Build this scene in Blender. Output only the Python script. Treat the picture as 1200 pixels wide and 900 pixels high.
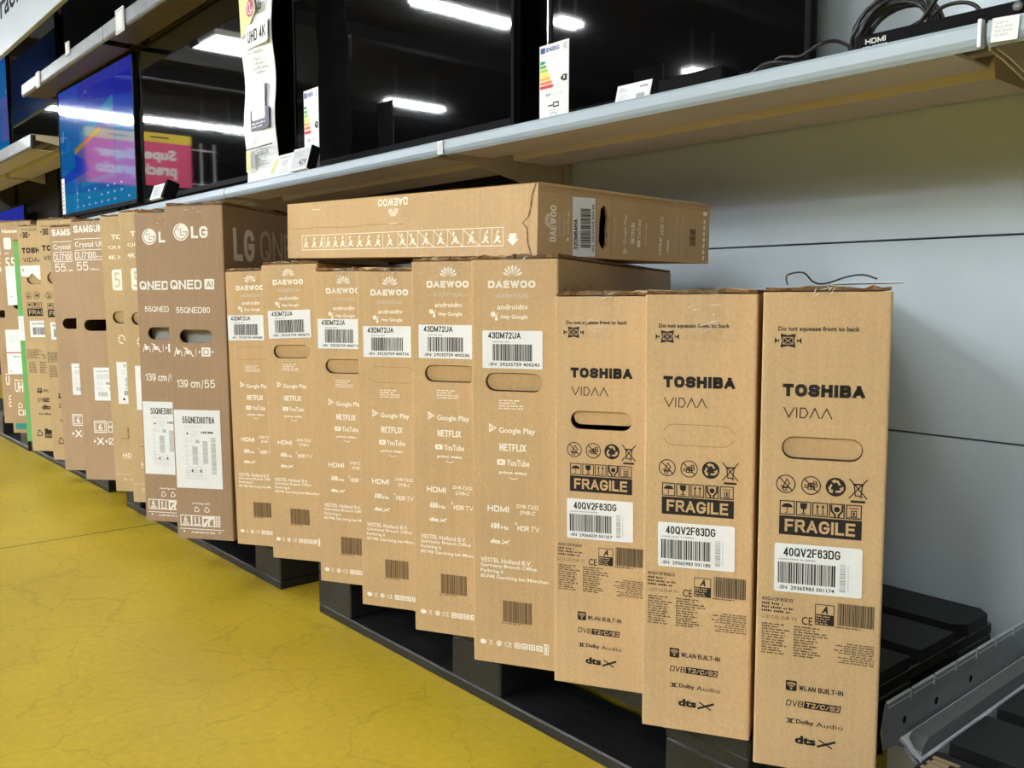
import bpy, math, random
from mathutils import Vector, Matrix

scene = bpy.context.scene
for o in list(bpy.data.objects):
    bpy.data.objects.remove(o)
COL = scene.collection
R = math.radians

# ------------------------------------------------------------------ camera
cam_data = bpy.data.cameras.new('camera')
cam = bpy.data.objects.new('camera', cam_data)
COL.objects.link(cam)
cam_data.sensor_width = 36.0
cam_data.lens = 1054.3 / 1200 * 36.0
cam_data.clip_start = 0.02
F = Vector((-0.75555637, 0.64779058, -0.09747793))
Rt = Vector((0.65078988, 0.75925669, 0.00134281))
Up = -Vector((0.07488063, -0.06242308, -0.99523678))
m = Matrix((Rt, Up, -F)).transposed().to_4x4()
m.translation = Vector((0, 0, 0.75))
cam.matrix_world = m
scene.camera = cam

# ------------------------------------------------------------------ world, exposure
world = bpy.data.worlds.new('world')
scene.world = world
world.use_nodes = True
bg = world.node_tree.nodes['Background']
bg.inputs[0].default_value = (0.86, 0.93, 1.0, 1)
bg.inputs[1].default_value = 0.05
scene.view_settings.view_transform = 'Standard'
scene.view_settings.look = 'None'
scene.view_settings.exposure = 0.0
scene.view_settings.gamma = 1.0
scene.view_settings.use_curve_mapping = False
TUBE = 325.0                      # emission of the ceiling tubes
# hall fixtures, the two rightmost rows added for brightness: rows across the aisle (x), y of each fixture
LIGHTS = [(-15.3, ((-1.0, .7), (-2.45, .7), (-3.9, .7))), (-11.5, ((-4.75, .5),)), (-7.5, ((-2.6, .62), (-6.45, .3))), (-7.05, ((-3.6, .16),)),
          (-3.5, ((-2.2, .7), (-4.4, .7), (-6.8, .7))), (0.4, ((-3.4, .7), (-5.1, .7), (-6.8, .7))), (2.6, ((-5.1, .7), (-6.8, .7))), (4.6, ((-8.4, .7), (-10.2, .7)))]  # rows here are unmirrored; rightmost two added to brighten wall and cartons
LIGHT_Z = 3.6

# ------------------------------------------------------------------ materials
def mat(name, rgb, rough=0.6, metal=0.0, spec=0.5, noise=None, bump=0.0, bump_scale=200.0, emit=None, estr=1.0, coat=0.0):
    """noise = (scale, amount, stretch xyz)"""
    m = bpy.data.materials.new(name)
    m.use_nodes = True
    nt = m.node_tree
    b = nt.nodes['Principled BSDF']
    b.inputs['Base Color'].default_value = (*rgb, 1)
    b.inputs['Roughness'].default_value = rough
    b.inputs['Metallic'].default_value = metal
    b.inputs['Specular IOR Level'].default_value = spec
    b.inputs['Coat Weight'].default_value = coat
    if emit:
        b.inputs['Emission Color'].default_value = (*emit, 1)
        b.inputs['Emission Strength'].default_value = estr
    if noise or bump:
        tc = nt.nodes.new('ShaderNodeTexCoord')
        oi = nt.nodes.new('ShaderNodeObjectInfo')
        ad = nt.nodes.new('ShaderNodeVectorMath'); ad.operation = 'MULTIPLY_ADD'
        cmb = nt.nodes.new('ShaderNodeCombineXYZ')
        for k in range(3):
            nt.links.new(oi.outputs['Random'], cmb.inputs[k])
        nt.links.new(cmb.outputs[0], ad.inputs[0])
        ad.inputs[1].default_value = (7, 11, 13)
        nt.links.new(tc.outputs['Object'], ad.inputs[2])
        vec = ad.outputs[0]
    if noise:
        sc, am, st = noise
        mp = nt.nodes.new('ShaderNodeMapping'); mp.inputs['Scale'].default_value = st
        nt.links.new(vec, mp.inputs[0])
        n = nt.nodes.new('ShaderNodeTexNoise'); n.inputs['Scale'].default_value = sc
        n.inputs['Detail'].default_value = 6
        n.inputs['Roughness'].default_value = 0.65
        nt.links.new(mp.outputs[0], n.inputs['Vector'])
        r = nt.nodes.new('ShaderNodeValToRGB')
        r.color_ramp.elements[0].position = 0.3
        r.color_ramp.elements[1].position = 0.7
        r.color_ramp.elements[0].color = (*[c * (1 - am) for c in rgb], 1)
        r.color_ramp.elements[1].color = (*[min(1, c * (1 + am)) for c in rgb], 1)
        nt.links.new(n.outputs['Fac'], r.inputs[0])
        nt.links.new(r.outputs[0], b.inputs['Base Color'])
    if bump:
        n2 = nt.nodes.new('ShaderNodeTexNoise'); n2.inputs['Scale'].default_value = bump_scale
        n2.inputs['Detail'].default_value = 4
        nt.links.new(vec, n2.inputs['Vector'])
        bp = nt.nodes.new('ShaderNodeBump'); bp.inputs['Strength'].default_value = bump
        bp.inputs['Distance'].default_value = 0.002
        nt.links.new(n2.outputs['Fac'], bp.inputs['Height'])
        nt.links.new(bp.outputs[0], b.inputs['Normal'])
    return m

def kraft(name, rgb, var=0.075):
    """corrugated board: mottled fibres, faint vertical flutes, slow unevenness"""
    m = bpy.data.materials.new(name); m.use_nodes = True
    nt = m.node_tree; L = nt.links; N = nt.nodes.new
    b = nt.nodes['Principled BSDF']
    b.inputs['Roughness'].default_value = 0.62
    b.inputs['Specular IOR Level'].default_value = 0.35
    tc = N('ShaderNodeTexCoord'); oi = N('ShaderNodeObjectInfo')
    cmb = N('ShaderNodeCombineXYZ')
    for k in range(3): L.new(oi.outputs['Random'], cmb.inputs[k])
    ad = N('ShaderNodeVectorMath'); ad.operation = 'MULTIPLY_ADD'
    ad.inputs[1].default_value = (9, 5, 17)
    L.new(cmb.outputs[0], ad.inputs[0]); L.new(tc.outputs['Object'], ad.inputs[2])
    def noise(scale, stretch, detail=4):
        mp = N('ShaderNodeMapping'); mp.inputs['Scale'].default_value = stretch
        L.new(ad.outputs[0], mp.inputs[0])
        n = N('ShaderNodeTexNoise'); n.inputs['Scale'].default_value = scale; n.inputs['Detail'].default_value = detail
        L.new(mp.outputs[0], n.inputs['Vector']); return n.outputs['Fac']
    fib = noise(330, (1.0, 1.0, 0.6)); big = noise(6, (1, 1, 1)); flu = noise(150, (1, 1, 0.02), 1)
    def mix(fac_socket, lo, hi):
        r = N('ShaderNodeMapRange'); r.inputs['From Min'].default_value = 0.3; r.inputs['From Max'].default_value = 0.7
        r.inputs['To Min'].default_value = lo; r.inputs['To Max'].default_value = hi
        L.new(fac_socket, r.inputs['Value']); return r.outputs[0]
    a = mix(fib, 1 - var, 1 + var); c = mix(big, 0.94, 1.06); d = mix(flu, 0.97, 1.03)
    m1 = N('ShaderNodeMath'); m1.operation = 'MULTIPLY'; L.new(a, m1.inputs[0]); L.new(c, m1.inputs[1])
    m2 = N('ShaderNodeMath'); m2.operation = 'MULTIPLY'; L.new(m1.outputs[0], m2.inputs[0]); L.new(d, m2.inputs[1])
    sc = N('ShaderNodeVectorMath'); sc.operation = 'SCALE'; sc.inputs[0].default_value = rgb
    L.new(m2.outputs[0], sc.inputs['Scale']); L.new(sc.outputs[0], b.inputs['Base Color'])
    bp = N('ShaderNodeBump'); bp.inputs['Strength'].default_value = 0.25; bp.inputs['Distance'].default_value = 0.002
    L.new(noise(14, (1, 1, 1)), bp.inputs['Height']); L.new(bp.outputs[0], b.inputs['Normal'])
    return m

def tape_mat(name, fac):
    m = bpy.data.materials.new(name); m.use_nodes = True
    nt = m.node_tree; L = nt.links; N = nt.nodes.new
    out = nt.nodes['Material Output']; nt.nodes.remove(nt.nodes['Principled BSDF'])
    t = N('ShaderNodeBsdfTransparent'); t.inputs[0].default_value = (0.99, 0.985, 0.965, 1)
    g = N('ShaderNodeBsdfGlossy'); g.inputs['Roughness'].default_value = 0.16
    mx = N('ShaderNodeMixShader'); mx.inputs[0].default_value = fac
    tc = N('ShaderNodeTexCoord'); n = N('ShaderNodeTexNoise'); n.inputs['Scale'].default_value = 55; n.inputs['Detail'].default_value = 5
    n.inputs['Distortion'].default_value = 1.8
    L.new(tc.outputs['Object'], n.inputs['Vector'])
    bp = N('ShaderNodeBump'); bp.inputs['Strength'].default_value = 0.9; bp.inputs['Distance'].default_value = 0.006
    L.new(n.outputs['Fac'], bp.inputs['Height']); L.new(bp.outputs[0], g.inputs['Normal'])
    L.new(t.outputs[0], mx.inputs[1]); L.new(g.outputs[0], mx.inputs[2]); L.new(mx.outputs[0], out.inputs['Surface'])
    return m

M = {}
M['kraft'] = kraft('kraft_tan', (0.56, 0.385, 0.205))
M['kraft_d'] = kraft('kraft_tan_warm', (0.53, 0.36, 0.185))
M['kraft_l'] = kraft('kraft_brown', (0.335, 0.222, 0.135))
M['kraft_s'] = kraft('kraft_brown_pale', (0.40, 0.275, 0.17))
M['kraft_c'] = kraft('kraft_olive', (0.47, 0.34, 0.18))
M['kraft_h'] = kraft('kraft_dull', (0.41, 0.275, 0.155))
M['edge'] = mat('board_edge', (0.22, 0.12, 0.05), 0.9, noise=(120, 0.5, (1, 1, 1)))
M['ink'] = mat('black_ink', (0.012, 0.009, 0.007), 0.6, spec=0.3, noise=(300, 0.2, (1, 1, 1)))
M['brownink'] = mat('dark_brown_ink', (0.10, 0.055, 0.022), 0.6, spec=0.3, noise=(300, 0.15, (1, 1, 1)))
M['faintink'] = mat('faint_ink', (0.33, 0.20, 0.085), 0.6, spec=0.3, noise=(300, 0.15, (1, 1, 1)))
M['white'] = mat('white_ink', (0.90, 0.86, 0.76), 0.6, spec=0.3, noise=(260, 0.1, (1, 1, 1)))
M['whitel'] = mat('bright_white_ink', (0.86, 0.85, 0.82), 0.6, spec=0.3, noise=(260, 0.08, (1, 1, 1)))
M['greyink'] = mat('pale_grey_ink', (0.60, 0.52, 0.40), 0.6, spec=0.3, noise=(260, 0.1, (1, 1, 1)))
M['paper'] = mat('white_paper', (0.80, 0.83, 0.86), 0.45, noise=(40, 0.03, (1, 1, 1)))
M['grey_print'] = mat('grey_print', (0.36, 0.37, 0.39), 0.6, noise=(200, 0.1, (1, 1, 1)))
M['lightgrey_print'] = mat('light_grey_print', (0.62, 0.64, 0.67), 0.6, noise=(200, 0.05, (1, 1, 1)))
M['tape'] = tape_mat('clear_packing_tape', 0.055)
M['glint'] = mat('tape_crease_glint', (0.85, 0.82, 0.76), 0.2, noise=(200, 0.05, (1, 1, 1)))
M['foam'] = mat('grey_foam', (0.42, 0.40, 0.36), 0.9, noise=(150, 0.15, (1, 1, 1)))
M['green'] = mat('green_board', (0.12, 0.38, 0.11), 0.5, noise=(30, 0.08, (1, 1, 1)))
M['teal'] = mat('teal_tape', (0.02, 0.25, 0.22), 0.4, noise=(60, 0.1, (1, 1, 1)))
M['red'] = mat('red_print', (0.55, 0.04, 0.04), 0.5, noise=(60, 0.1, (1, 1, 1)))
M['black_wood'] = mat('black_painted_wood', (0.006, 0.0065, 0.007), 0.5, noise=(18, 0.6, (0.25, 3, 3)), bump=0.5, bump_scale=60)
M['raw_wood'] = mat('raw_wood', (0.55, 0.40, 0.22), 0.8, noise=(20, 0.35, (0.3, 6, 6)))
M['steel'] = mat('grey_painted_steel', (0.21, 0.22, 0.22), 0.38, metal=0.35, noise=(25, 0.12, (1, 1, 1)))
M['steel_edge'] = mat('pale_steel_and_lit_ledge', (0.62, 0.65, 0.67), 0.35, metal=0.4, noise=(25, 0.1, (1, 1, 1)))
M['lip'] = mat('shelf_lip_paint', (0.36, 0.44, 0.51), 0.38, metal=0.0, noise=(30, 0.04, (0.2, 1, 1)))
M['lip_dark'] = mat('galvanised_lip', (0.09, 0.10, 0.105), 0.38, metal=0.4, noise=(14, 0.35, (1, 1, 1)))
M['under'] = mat('shelf_underside_bounce_tint', (0.54, 0.46, 0.31), 0.5, noise=(15, 0.06, (0.3, 1, 1)))  # beige puts the floor's yellow bounce light into pale steel paint
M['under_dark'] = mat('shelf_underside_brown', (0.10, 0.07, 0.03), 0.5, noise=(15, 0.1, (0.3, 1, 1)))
M['tv_black'] = mat('black_plastic', (0.005, 0.005, 0.006), 0.6, spec=0.05, noise=(80, 0.2, (1, 1, 1)))
M['screen_off'] = mat('dark_glossy_screen', (0.002, 0.002, 0.003), 0.03, spec=0.7, noise=(5, 0.1, (1, 1, 1)))
M['chrome'] = mat('polished_trim', (0.5, 0.5, 0.52), 0.12, metal=1.0, noise=(50, 0.05, (1, 1, 1)))
M['cable'] = mat('black_cable', (0.008, 0.008, 0.009), 0.38, noise=(100, 0.2, (1, 1, 1)))
M['charcoal'] = mat('charcoal_panel', (0.016, 0.015, 0.014), 0.8, spec=0.1, noise=(12, 0.2, (1, 1, 1)))
M['yellow_soft'] = mat('soft_yellow_print', (0.68, 0.68, 0.30), 0.5, noise=(60, 0.05, (1, 1, 1)))
M['magenta'] = mat('magenta_print', (0.45, 0.02, 0.12), 0.5, noise=(60, 0.05, (1, 1, 1)))
M['navy'] = mat('navy_print', (0.05, 0.05, 0.10), 0.5, noise=(60, 0.05, (1, 1, 1)))
M['euro'] = mat('blue_print', (0.03, 0.07, 0.30), 0.5, noise=(60, 0.05, (1, 1, 1)))
for k, c in (('e0', (0.0, 0.27, 0.07)), ('e1', (0.08, 0.42, 0.08)), ('e2', (0.40, 0.60, 0.03)), ('e3', (0.85, 0.78, 0.0)),
             ('e4', (0.85, 0.45, 0.02)), ('e5', (0.75, 0.20, 0.03)), ('e6', (0.62, 0.02, 0.03))):
    M[k] = mat('energy_class_print_' + k[1], c, 0.5, noise=(60, 0.05, (1, 1, 1)))
M['pink'] = mat('pink_banner', (0.78, 0.07, 0.20), 0.6, noise=(4, 0.05, (1, 1, 1)))
M['banner_yellow'] = mat('yellow_banner', (0.85, 0.62, 0.02), 0.6, noise=(4, 0.05, (1, 1, 1)))
M['fascia'] = mat('white_fascia', (0.42, 0.48, 0.57), 0.4, noise=(3, 0.04, (1, 1, 1)))
M['tube'] = mat('lamp_tube', (1, 1, 1), 0.5, emit=(0.93, 0.97, 1.0), estr=TUBE)
M['panel_glow'] = mat('panel_diffuser', (1, 1, 1), 0.5, emit=(0.95, 0.98, 1.0), estr=45.0)
M['lamp_body'] = mat('white_lamp_housing', (0.75, 0.75, 0.75), 0.5, noise=(20, 0.03, (1, 1, 1)))
def scr(name, rgb, s):
    return mat(name, (0.003, 0.003, 0.004), 0.05, emit=rgb, estr=s)
M['scr_blue'] = scr('screen_blue', (0.0, 0.055, 0.55), 0.6)
M['scr_azure'] = scr('screen_azure', (0.0, 0.15, 0.50), 0.6)
M['scr_cyan'] = scr('screen_cyan', (0.0, 0.23, 0.52), 0.6)
M['scr_deep'] = scr('screen_deep_blue', (0.005, 0.018, 0.45), 0.6)
M['scr_violet'] = scr('screen_violet', (0.10, 0.13, 0.46), 0.55)
M['scr_gold'] = scr('screen_gold', (0.30, 0.20, 0.02), 0.8)
M['scr_pale'] = scr('screen_pale', (0.35, 0.55, 0.85), 0.6)

# ------------------------------------------------------------------ mesh helpers
class MB:
    def __init__(s):
        s.v = []; s.f = []; s.fm = []; s.mats = []; s.sm = []
    def mi(s, key):
        if key not in s.mats: s.mats.append(key)
        return s.mats.index(key)
    def face(s, pts, key, smooth=False):
        i = len(s.v); s.v += [tuple(p) for p in pts]
        s.f.append(tuple(range(i, i + len(pts)))); s.fm.append(s.mi(key)); s.sm.append(smooth)
    def mesh(s, verts, faces, key, smooth=False):
        i = len(s.v); s.v += [tuple(p) for p in verts]; k = s.mi(key)
        for f in faces:
            s.f.append(tuple(i + j for j in f)); s.fm.append(k); s.sm.append(smooth)
    def box(s, a, b, key, bev=0.0):
        x0, y0, z0 = a; x1, y1, z1 = b
        if bev <= 0:
            v = [(x0, y0, z0), (x1, y0, z0), (x1, y1, z0), (x0, y1, z0), (x0, y0, z1), (x1, y0, z1), (x1, y1, z1), (x0, y1, z1)]
            s.mesh(v, [(3, 2, 1, 0), (4, 5, 6, 7), (0, 1, 5, 4), (1, 2, 6, 5), (2, 3, 7, 6), (3, 0, 4, 7)], key)
            return
        v = []; idx = {}
        for X, sx in ((x0, 1), (x1, -1)):
            for Y, sy in ((y0, 1), (y1, -1)):
                for Z, sz in ((z0, 1), (z1, -1)):
                    for ax in range(3):
                        p = [X + sx * bev, Y + sy * bev, Z + sz * bev]; p[ax] = (X, Y, Z)[ax]
                        idx[(sx, sy, sz, ax)] = len(v); v.append(tuple(p))
        f = []
        for ax in range(3):
            o1, o2 = [k for k in range(3) if k != ax]
            for sg in (1, -1):
                q = []
                for a1, a2 in ((1, 1), (-1, 1), (-1, -1), (1, -1)):
                    t = [0, 0, 0]; t[ax] = sg; t[o1] = a1; t[o2] = a2; q.append(idx[(*t, ax)])
                f.append(tuple(q))
        for ax in range(3):
            o1, o2 = [k for k in range(3) if k != ax]
            for a1 in (1, -1):
                for a2 in (1, -1):
                    q = []
                    for sg, axx in ((1, o1), (-1, o1), (-1, o2), (1, o2)):
                        t = [0, 0, 0]; t[ax] = sg; t[o1] = a1; t[o2] = a2; q.append(idx[(*t, axx)])
                    f.append(tuple(q))
        for sx in (1, -1):
            for sy in (1, -1):
                for sz in (1, -1):
                    f.append(tuple(idx[(sx, sy, sz, k)] for k in range(3)))
        s.mesh(v, f, key)
    def prism(s, prof, a, b, axis, key):
        """extrude a closed 2-D profile along an axis from a to b; profile axes are the other two in order"""
        n = len(prof)
        def P(p, t):
            q = list(p); q.insert(axis, t); return tuple(q)
        v = [P(p, a) for p in prof] + [P(p, b) for p in prof]
        f = [(i, (i + 1) % n, n + (i + 1) % n, n + i) for i in range(n)] + [tuple(range(n))[::-1], tuple(range(n, 2 * n))]
        s.mesh(v, f, key)
    def tube(s, pts, r, key, seg=8, closed=False):
        pts = [Vector(p) for p in pts]; n = len(pts); rings = []
        ref = Vector((0.13, 0.31, 0.94))
        for i, p in enumerate(pts):
            a = pts[i - 1] if (i > 0 or closed) else p
            b = pts[(i + 1) % n] if (i < n - 1 or closed) else p
            t = (b - a).normalized()
            u = t.cross(ref)
            if u.length < 1e-4: u = t.cross(Vector((1, 0, 0)))
            u.normalize(); w = t.cross(u)
            rings.append([p + (u * math.cos(k * 2 * math.pi / seg) + w * math.sin(k * 2 * math.pi / seg)) * r for k in range(seg)])
        v = [q for rg in rings for q in rg]; f = []
        for i in range(n if closed else n - 1):
            j = (i + 1) % n
            for k in range(seg):
                f.append((i * seg + k, i * seg + (k + 1) % seg, j * seg + (k + 1) % seg, j * seg + k))
        if not closed:
            f += [tuple(range(seg))[::-1], tuple((n - 1) * seg + k for k in range(seg))]
        s.mesh(v, f, key, smooth=True)
    def build(s, name, parent=None, loc=None, rot=None):
        me = bpy.data.meshes.new(name)
        me.from_pydata(s.v, [], s.f)
        for k in s.mats: me.materials.append(M[k])
        for p, k, sm in zip(me.polygons, s.fm, s.sm):
            p.material_index = k; p.use_smooth = sm
        me.update()
        o = bpy.data.objects.new(name, me); COL.objects.link(o)
        if parent: o.parent = parent
        if loc is not None: o.location = loc
        if rot is not None: o.rotation_euler = rot
        return o

def tag(o, label=None, cat=None, group=None, kind=None):
    if label: o['label'] = label
    if cat: o['category'] = cat
    if group: o['group'] = group
    if kind: o['kind'] = kind
    return o

def empty(name, loc=(0, 0, 0), rot=(0, 0, 0)):
    o = bpy.data.objects.new(name, None); COL.objects.link(o)
    o.empty_display_size = 0.05; o.location = loc; o.rotation_euler = rot
    return o

def smooth_path(pts, n=8, closed=False):
    P = [Vector(p) for p in pts]; out = []; L = len(P)
    for i in range(L if closed else L - 1):
        if closed: a, b, c, d = P[(i - 1) % L], P[i], P[(i + 1) % L], P[(i + 2) % L]
        else: a, b, c, d = P[max(i - 1, 0)], P[i], P[i + 1], P[min(i + 2, L - 1)]
        for k in range(n):
            t = k / n
            out.append(0.5 * ((2 * b) + (c - a) * t + (2 * a - 5 * b + 4 * c - d) * t * t + (3 * b - a - 3 * c + d) * t ** 3))
    if not closed: out.append(P[-1])
    return out

# ------------------------------------------------------------------ lettering
_tc = {}
def text_shape(s, bold=0.0, shear=0.0):
    key = (s, bold, shear)
    if key not in _tc:
        cu = bpy.data.curves.new('lettering', 'FONT')
        cu.body = s; cu.size = 1.0; cu.resolution_u = 2; cu.fill_mode = 'FRONT'; cu.offset = bold; cu.shear = shear
        ob = bpy.data.objects.new('lettering', cu)
        me = bpy.data.meshes.new_from_object(ob)
        v = [(p.co.x, p.co.y) for p in me.vertices]
        f = [tuple(p.vertices) for p in me.polygons]
        bpy.data.objects.remove(ob); bpy.data.curves.remove(cu); bpy.data.meshes.remove(me)
        if not v: v = [(0, 0)]
        xs = [p[0] for p in v]; ys = [p[1] for p in v]
        _tc[key] = (v, f, (min(xs), max(xs), min(ys), max(ys)))
    return _tc[key]

class Face:
    """draws print on a flat face: o = lower-left corner, u = right, v = up (metres)"""
    def __init__(s, mb, o, u, v, lift=0.0004):
        s.mb = mb; s.o = Vector(o); s.u = Vector(u).normalized(); s.v = Vector(v).normalized()
        s.n = s.u.cross(s.v); s.lift = lift
    def sub(s, u0, v0, ang):
        """same face, axes rotated by ang degrees about (u0, v0)"""
        c, k = math.cos(R(ang)), math.sin(R(ang))
        g = Face(s.mb, s.o + s.u * u0 + s.v * v0, s.u * c + s.v * k, -s.u * k + s.v * c, s.lift)
        return g
    def P(s, p, layer=0):
        return s.o + s.u * p[0] + s.v * p[1] + s.n * (s.lift + layer * 0.0002)
    def poly(s, pts, key, layer=0): s.mb.face([s.P(p, layer) for p in pts], key)
    def rect(s, u0, v0, u1, v1, key, layer=0): s.poly([(u0, v0), (u1, v0), (u1, v1), (u0, v1)], key, layer)
    def rrect(s, u0, v0, u1, v1, r, key, layer=0):
        pts = []
        for cx, cy, a0 in ((u1 - r, v0 + r, -90), (u1 - r, v1 - r, 0), (u0 + r, v1 - r, 90), (u0 + r, v0 + r, 180)):
            for k in range(5):
                a = R(a0 + k * 22.5); pts.append((cx + r * math.cos(a), cy + r * math.sin(a)))
        s.poly(pts, key, layer)
    def frame(s, u0, v0, u1, v1, w, key, layer=0):
        s.rect(u0, v0, u1, v0 + w, key, layer); s.rect(u0, v1 - w, u1, v1, key, layer)
        s.rect(u0, v0 + w, u0 + w, v1 - w, key, layer); s.rect(u1 - w, v0 + w, u1, v1 - w, key, layer)
    def disc(s, c, r, key, layer=0, n=24, ry=None):
        s.poly([(c[0] + r * math.cos(k * 2 * math.pi / n), c[1] + (ry or r) * math.sin(k * 2 * math.pi / n)) for k in range(n)], key, layer)
    def arc(s, c, r, w, a0, a1, key, layer=0, n=20):
        for k in range(n):
            t0 = R(a0 + (a1 - a0) * k / n); t1 = R(a0 + (a1 - a0) * (k + 1) / n)
            s.poly([(c[0] + (r - w) * math.cos(t0), c[1] + (r - w) * math.sin(t0)), (c[0] + r * math.cos(t0), c[1] + r * math.sin(t0)),
                    (c[0] + r * math.cos(t1), c[1] + r * math.sin(t1)), (c[0] + (r - w) * math.cos(t1), c[1] + (r - w) * math.sin(t1))], key, layer)
    def ring(s, c, r, w, key, layer=0): s.arc(c, r, w, 0, 360, key, layer, 28)
    def line(s, pts, w, key, layer=0, closed=False):
        pts = list(pts)
        if closed: pts.append(pts[0])
        for a, b in zip(pts[:-1], pts[1:]):
            dx, dy = b[0] - a[0], b[1] - a[1]; L = math.hypot(dx, dy) or 1
            dx, dy = dx / L * w / 2, dy / L * w / 2
            s.poly([(a[0] - dx - dy * -1 * -1, a[1] - dy - dx), (b[0] + dx - dy * -1 * -1, b[1] + dy - dx), (b[0] + dx + dy, b[1] + dy + dx)[0:2], (a[0] - dx + dy, a[1] - dy + dx)] if False else
                   [(a[0] - dx + dy, a[1] - dy - dx), (b[0] + dx + dy, b[1] + dy - dx), (b[0] + dx - dy, b[1] + dy + dx), (a[0] - dx - dy, a[1] - dy + dx)], key, layer)
    def text(s, t, u0, v0, u1, v1, key, bold=0.0, layer=0, shear=0.0):
        """lettering stretched so that its ink fills the rectangle"""
        v, f, (x0, x1, y0, y1) = text_shape(t, bold, shear)
        sx = (u1 - u0) / max(x1 - x0, 1e-6); sy = (v1 - v0) / max(y1 - y0, 1e-6)
        s.mb.mesh([s.P((u0 + (p[0] - x0) * sx, v0 + (p[1] - y0) * sy), layer) for p in v], f, key)
    def tri(s, c, w, h, key, layer=0, ang=0):
        p = [(-w / 2, -h / 2), (w / 2, -h / 2), (0, h / 2)]; ca, sa = math.cos(R(ang)), math.sin(R(ang))
        s.poly([(c[0] + x * ca - y * sa, c[1] + x * sa + y * ca) for x, y in p], key, layer)
    def barcode(s, u0, v0, u1, v1, key, n=40, seed=1, layer=0):
        rnd = random.Random(seed); x = u0; step = (u1 - u0) / n
        while x < u1 - step:
            w = step * rnd.choice((0.5, 0.6, 1.0, 1.4)); s.rect(x, v0, min(x + w, u1), v1, key, layer)
            x += w + step * rnd.choice((0.45, 0.6, 0.9))
    def barcode_v(s, u0, v0, u1, v1, key, n=40, seed=1, layer=0):
        rnd = random.Random(seed); x = v0; step = (v1 - v0) / n
        while x < v1 - step:
            w = step * rnd.choice((0.5, 0.6, 1.0, 1.4)); s.rect(u0, x, u1, min(x + w, v1), key, layer)
            x += w + step * rnd.choice((0.45, 0.6, 0.9))
    def micro(s, u0, v0, u1, v1, rows, key, seed=1, layer=0, right=False):
        """print too small to read in the photograph: rows of word-length strokes"""
        rnd = random.Random(seed); p = (v1 - v0) / rows
        for r in range(rows):
            y = v1 - (r + 1) * p + p * 0.25; end = u0 + (u1 - u0) * rnd.uniform(0.55, 1.0); x = u0
            sh = (u1 - end) if right else 0
            while x < end:
                w = min(p * rnd.uniform(0.8, 3.0), end - x)
                k = x
                while k < x + w:
                    s.rect(k + sh, y, min(k + p * 0.36, x + w) + sh, y + p * rnd.choice((0.42, 0.5, 0.6)), key, layer); k += p * 0.52
                x += w + p * 0.5


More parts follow.
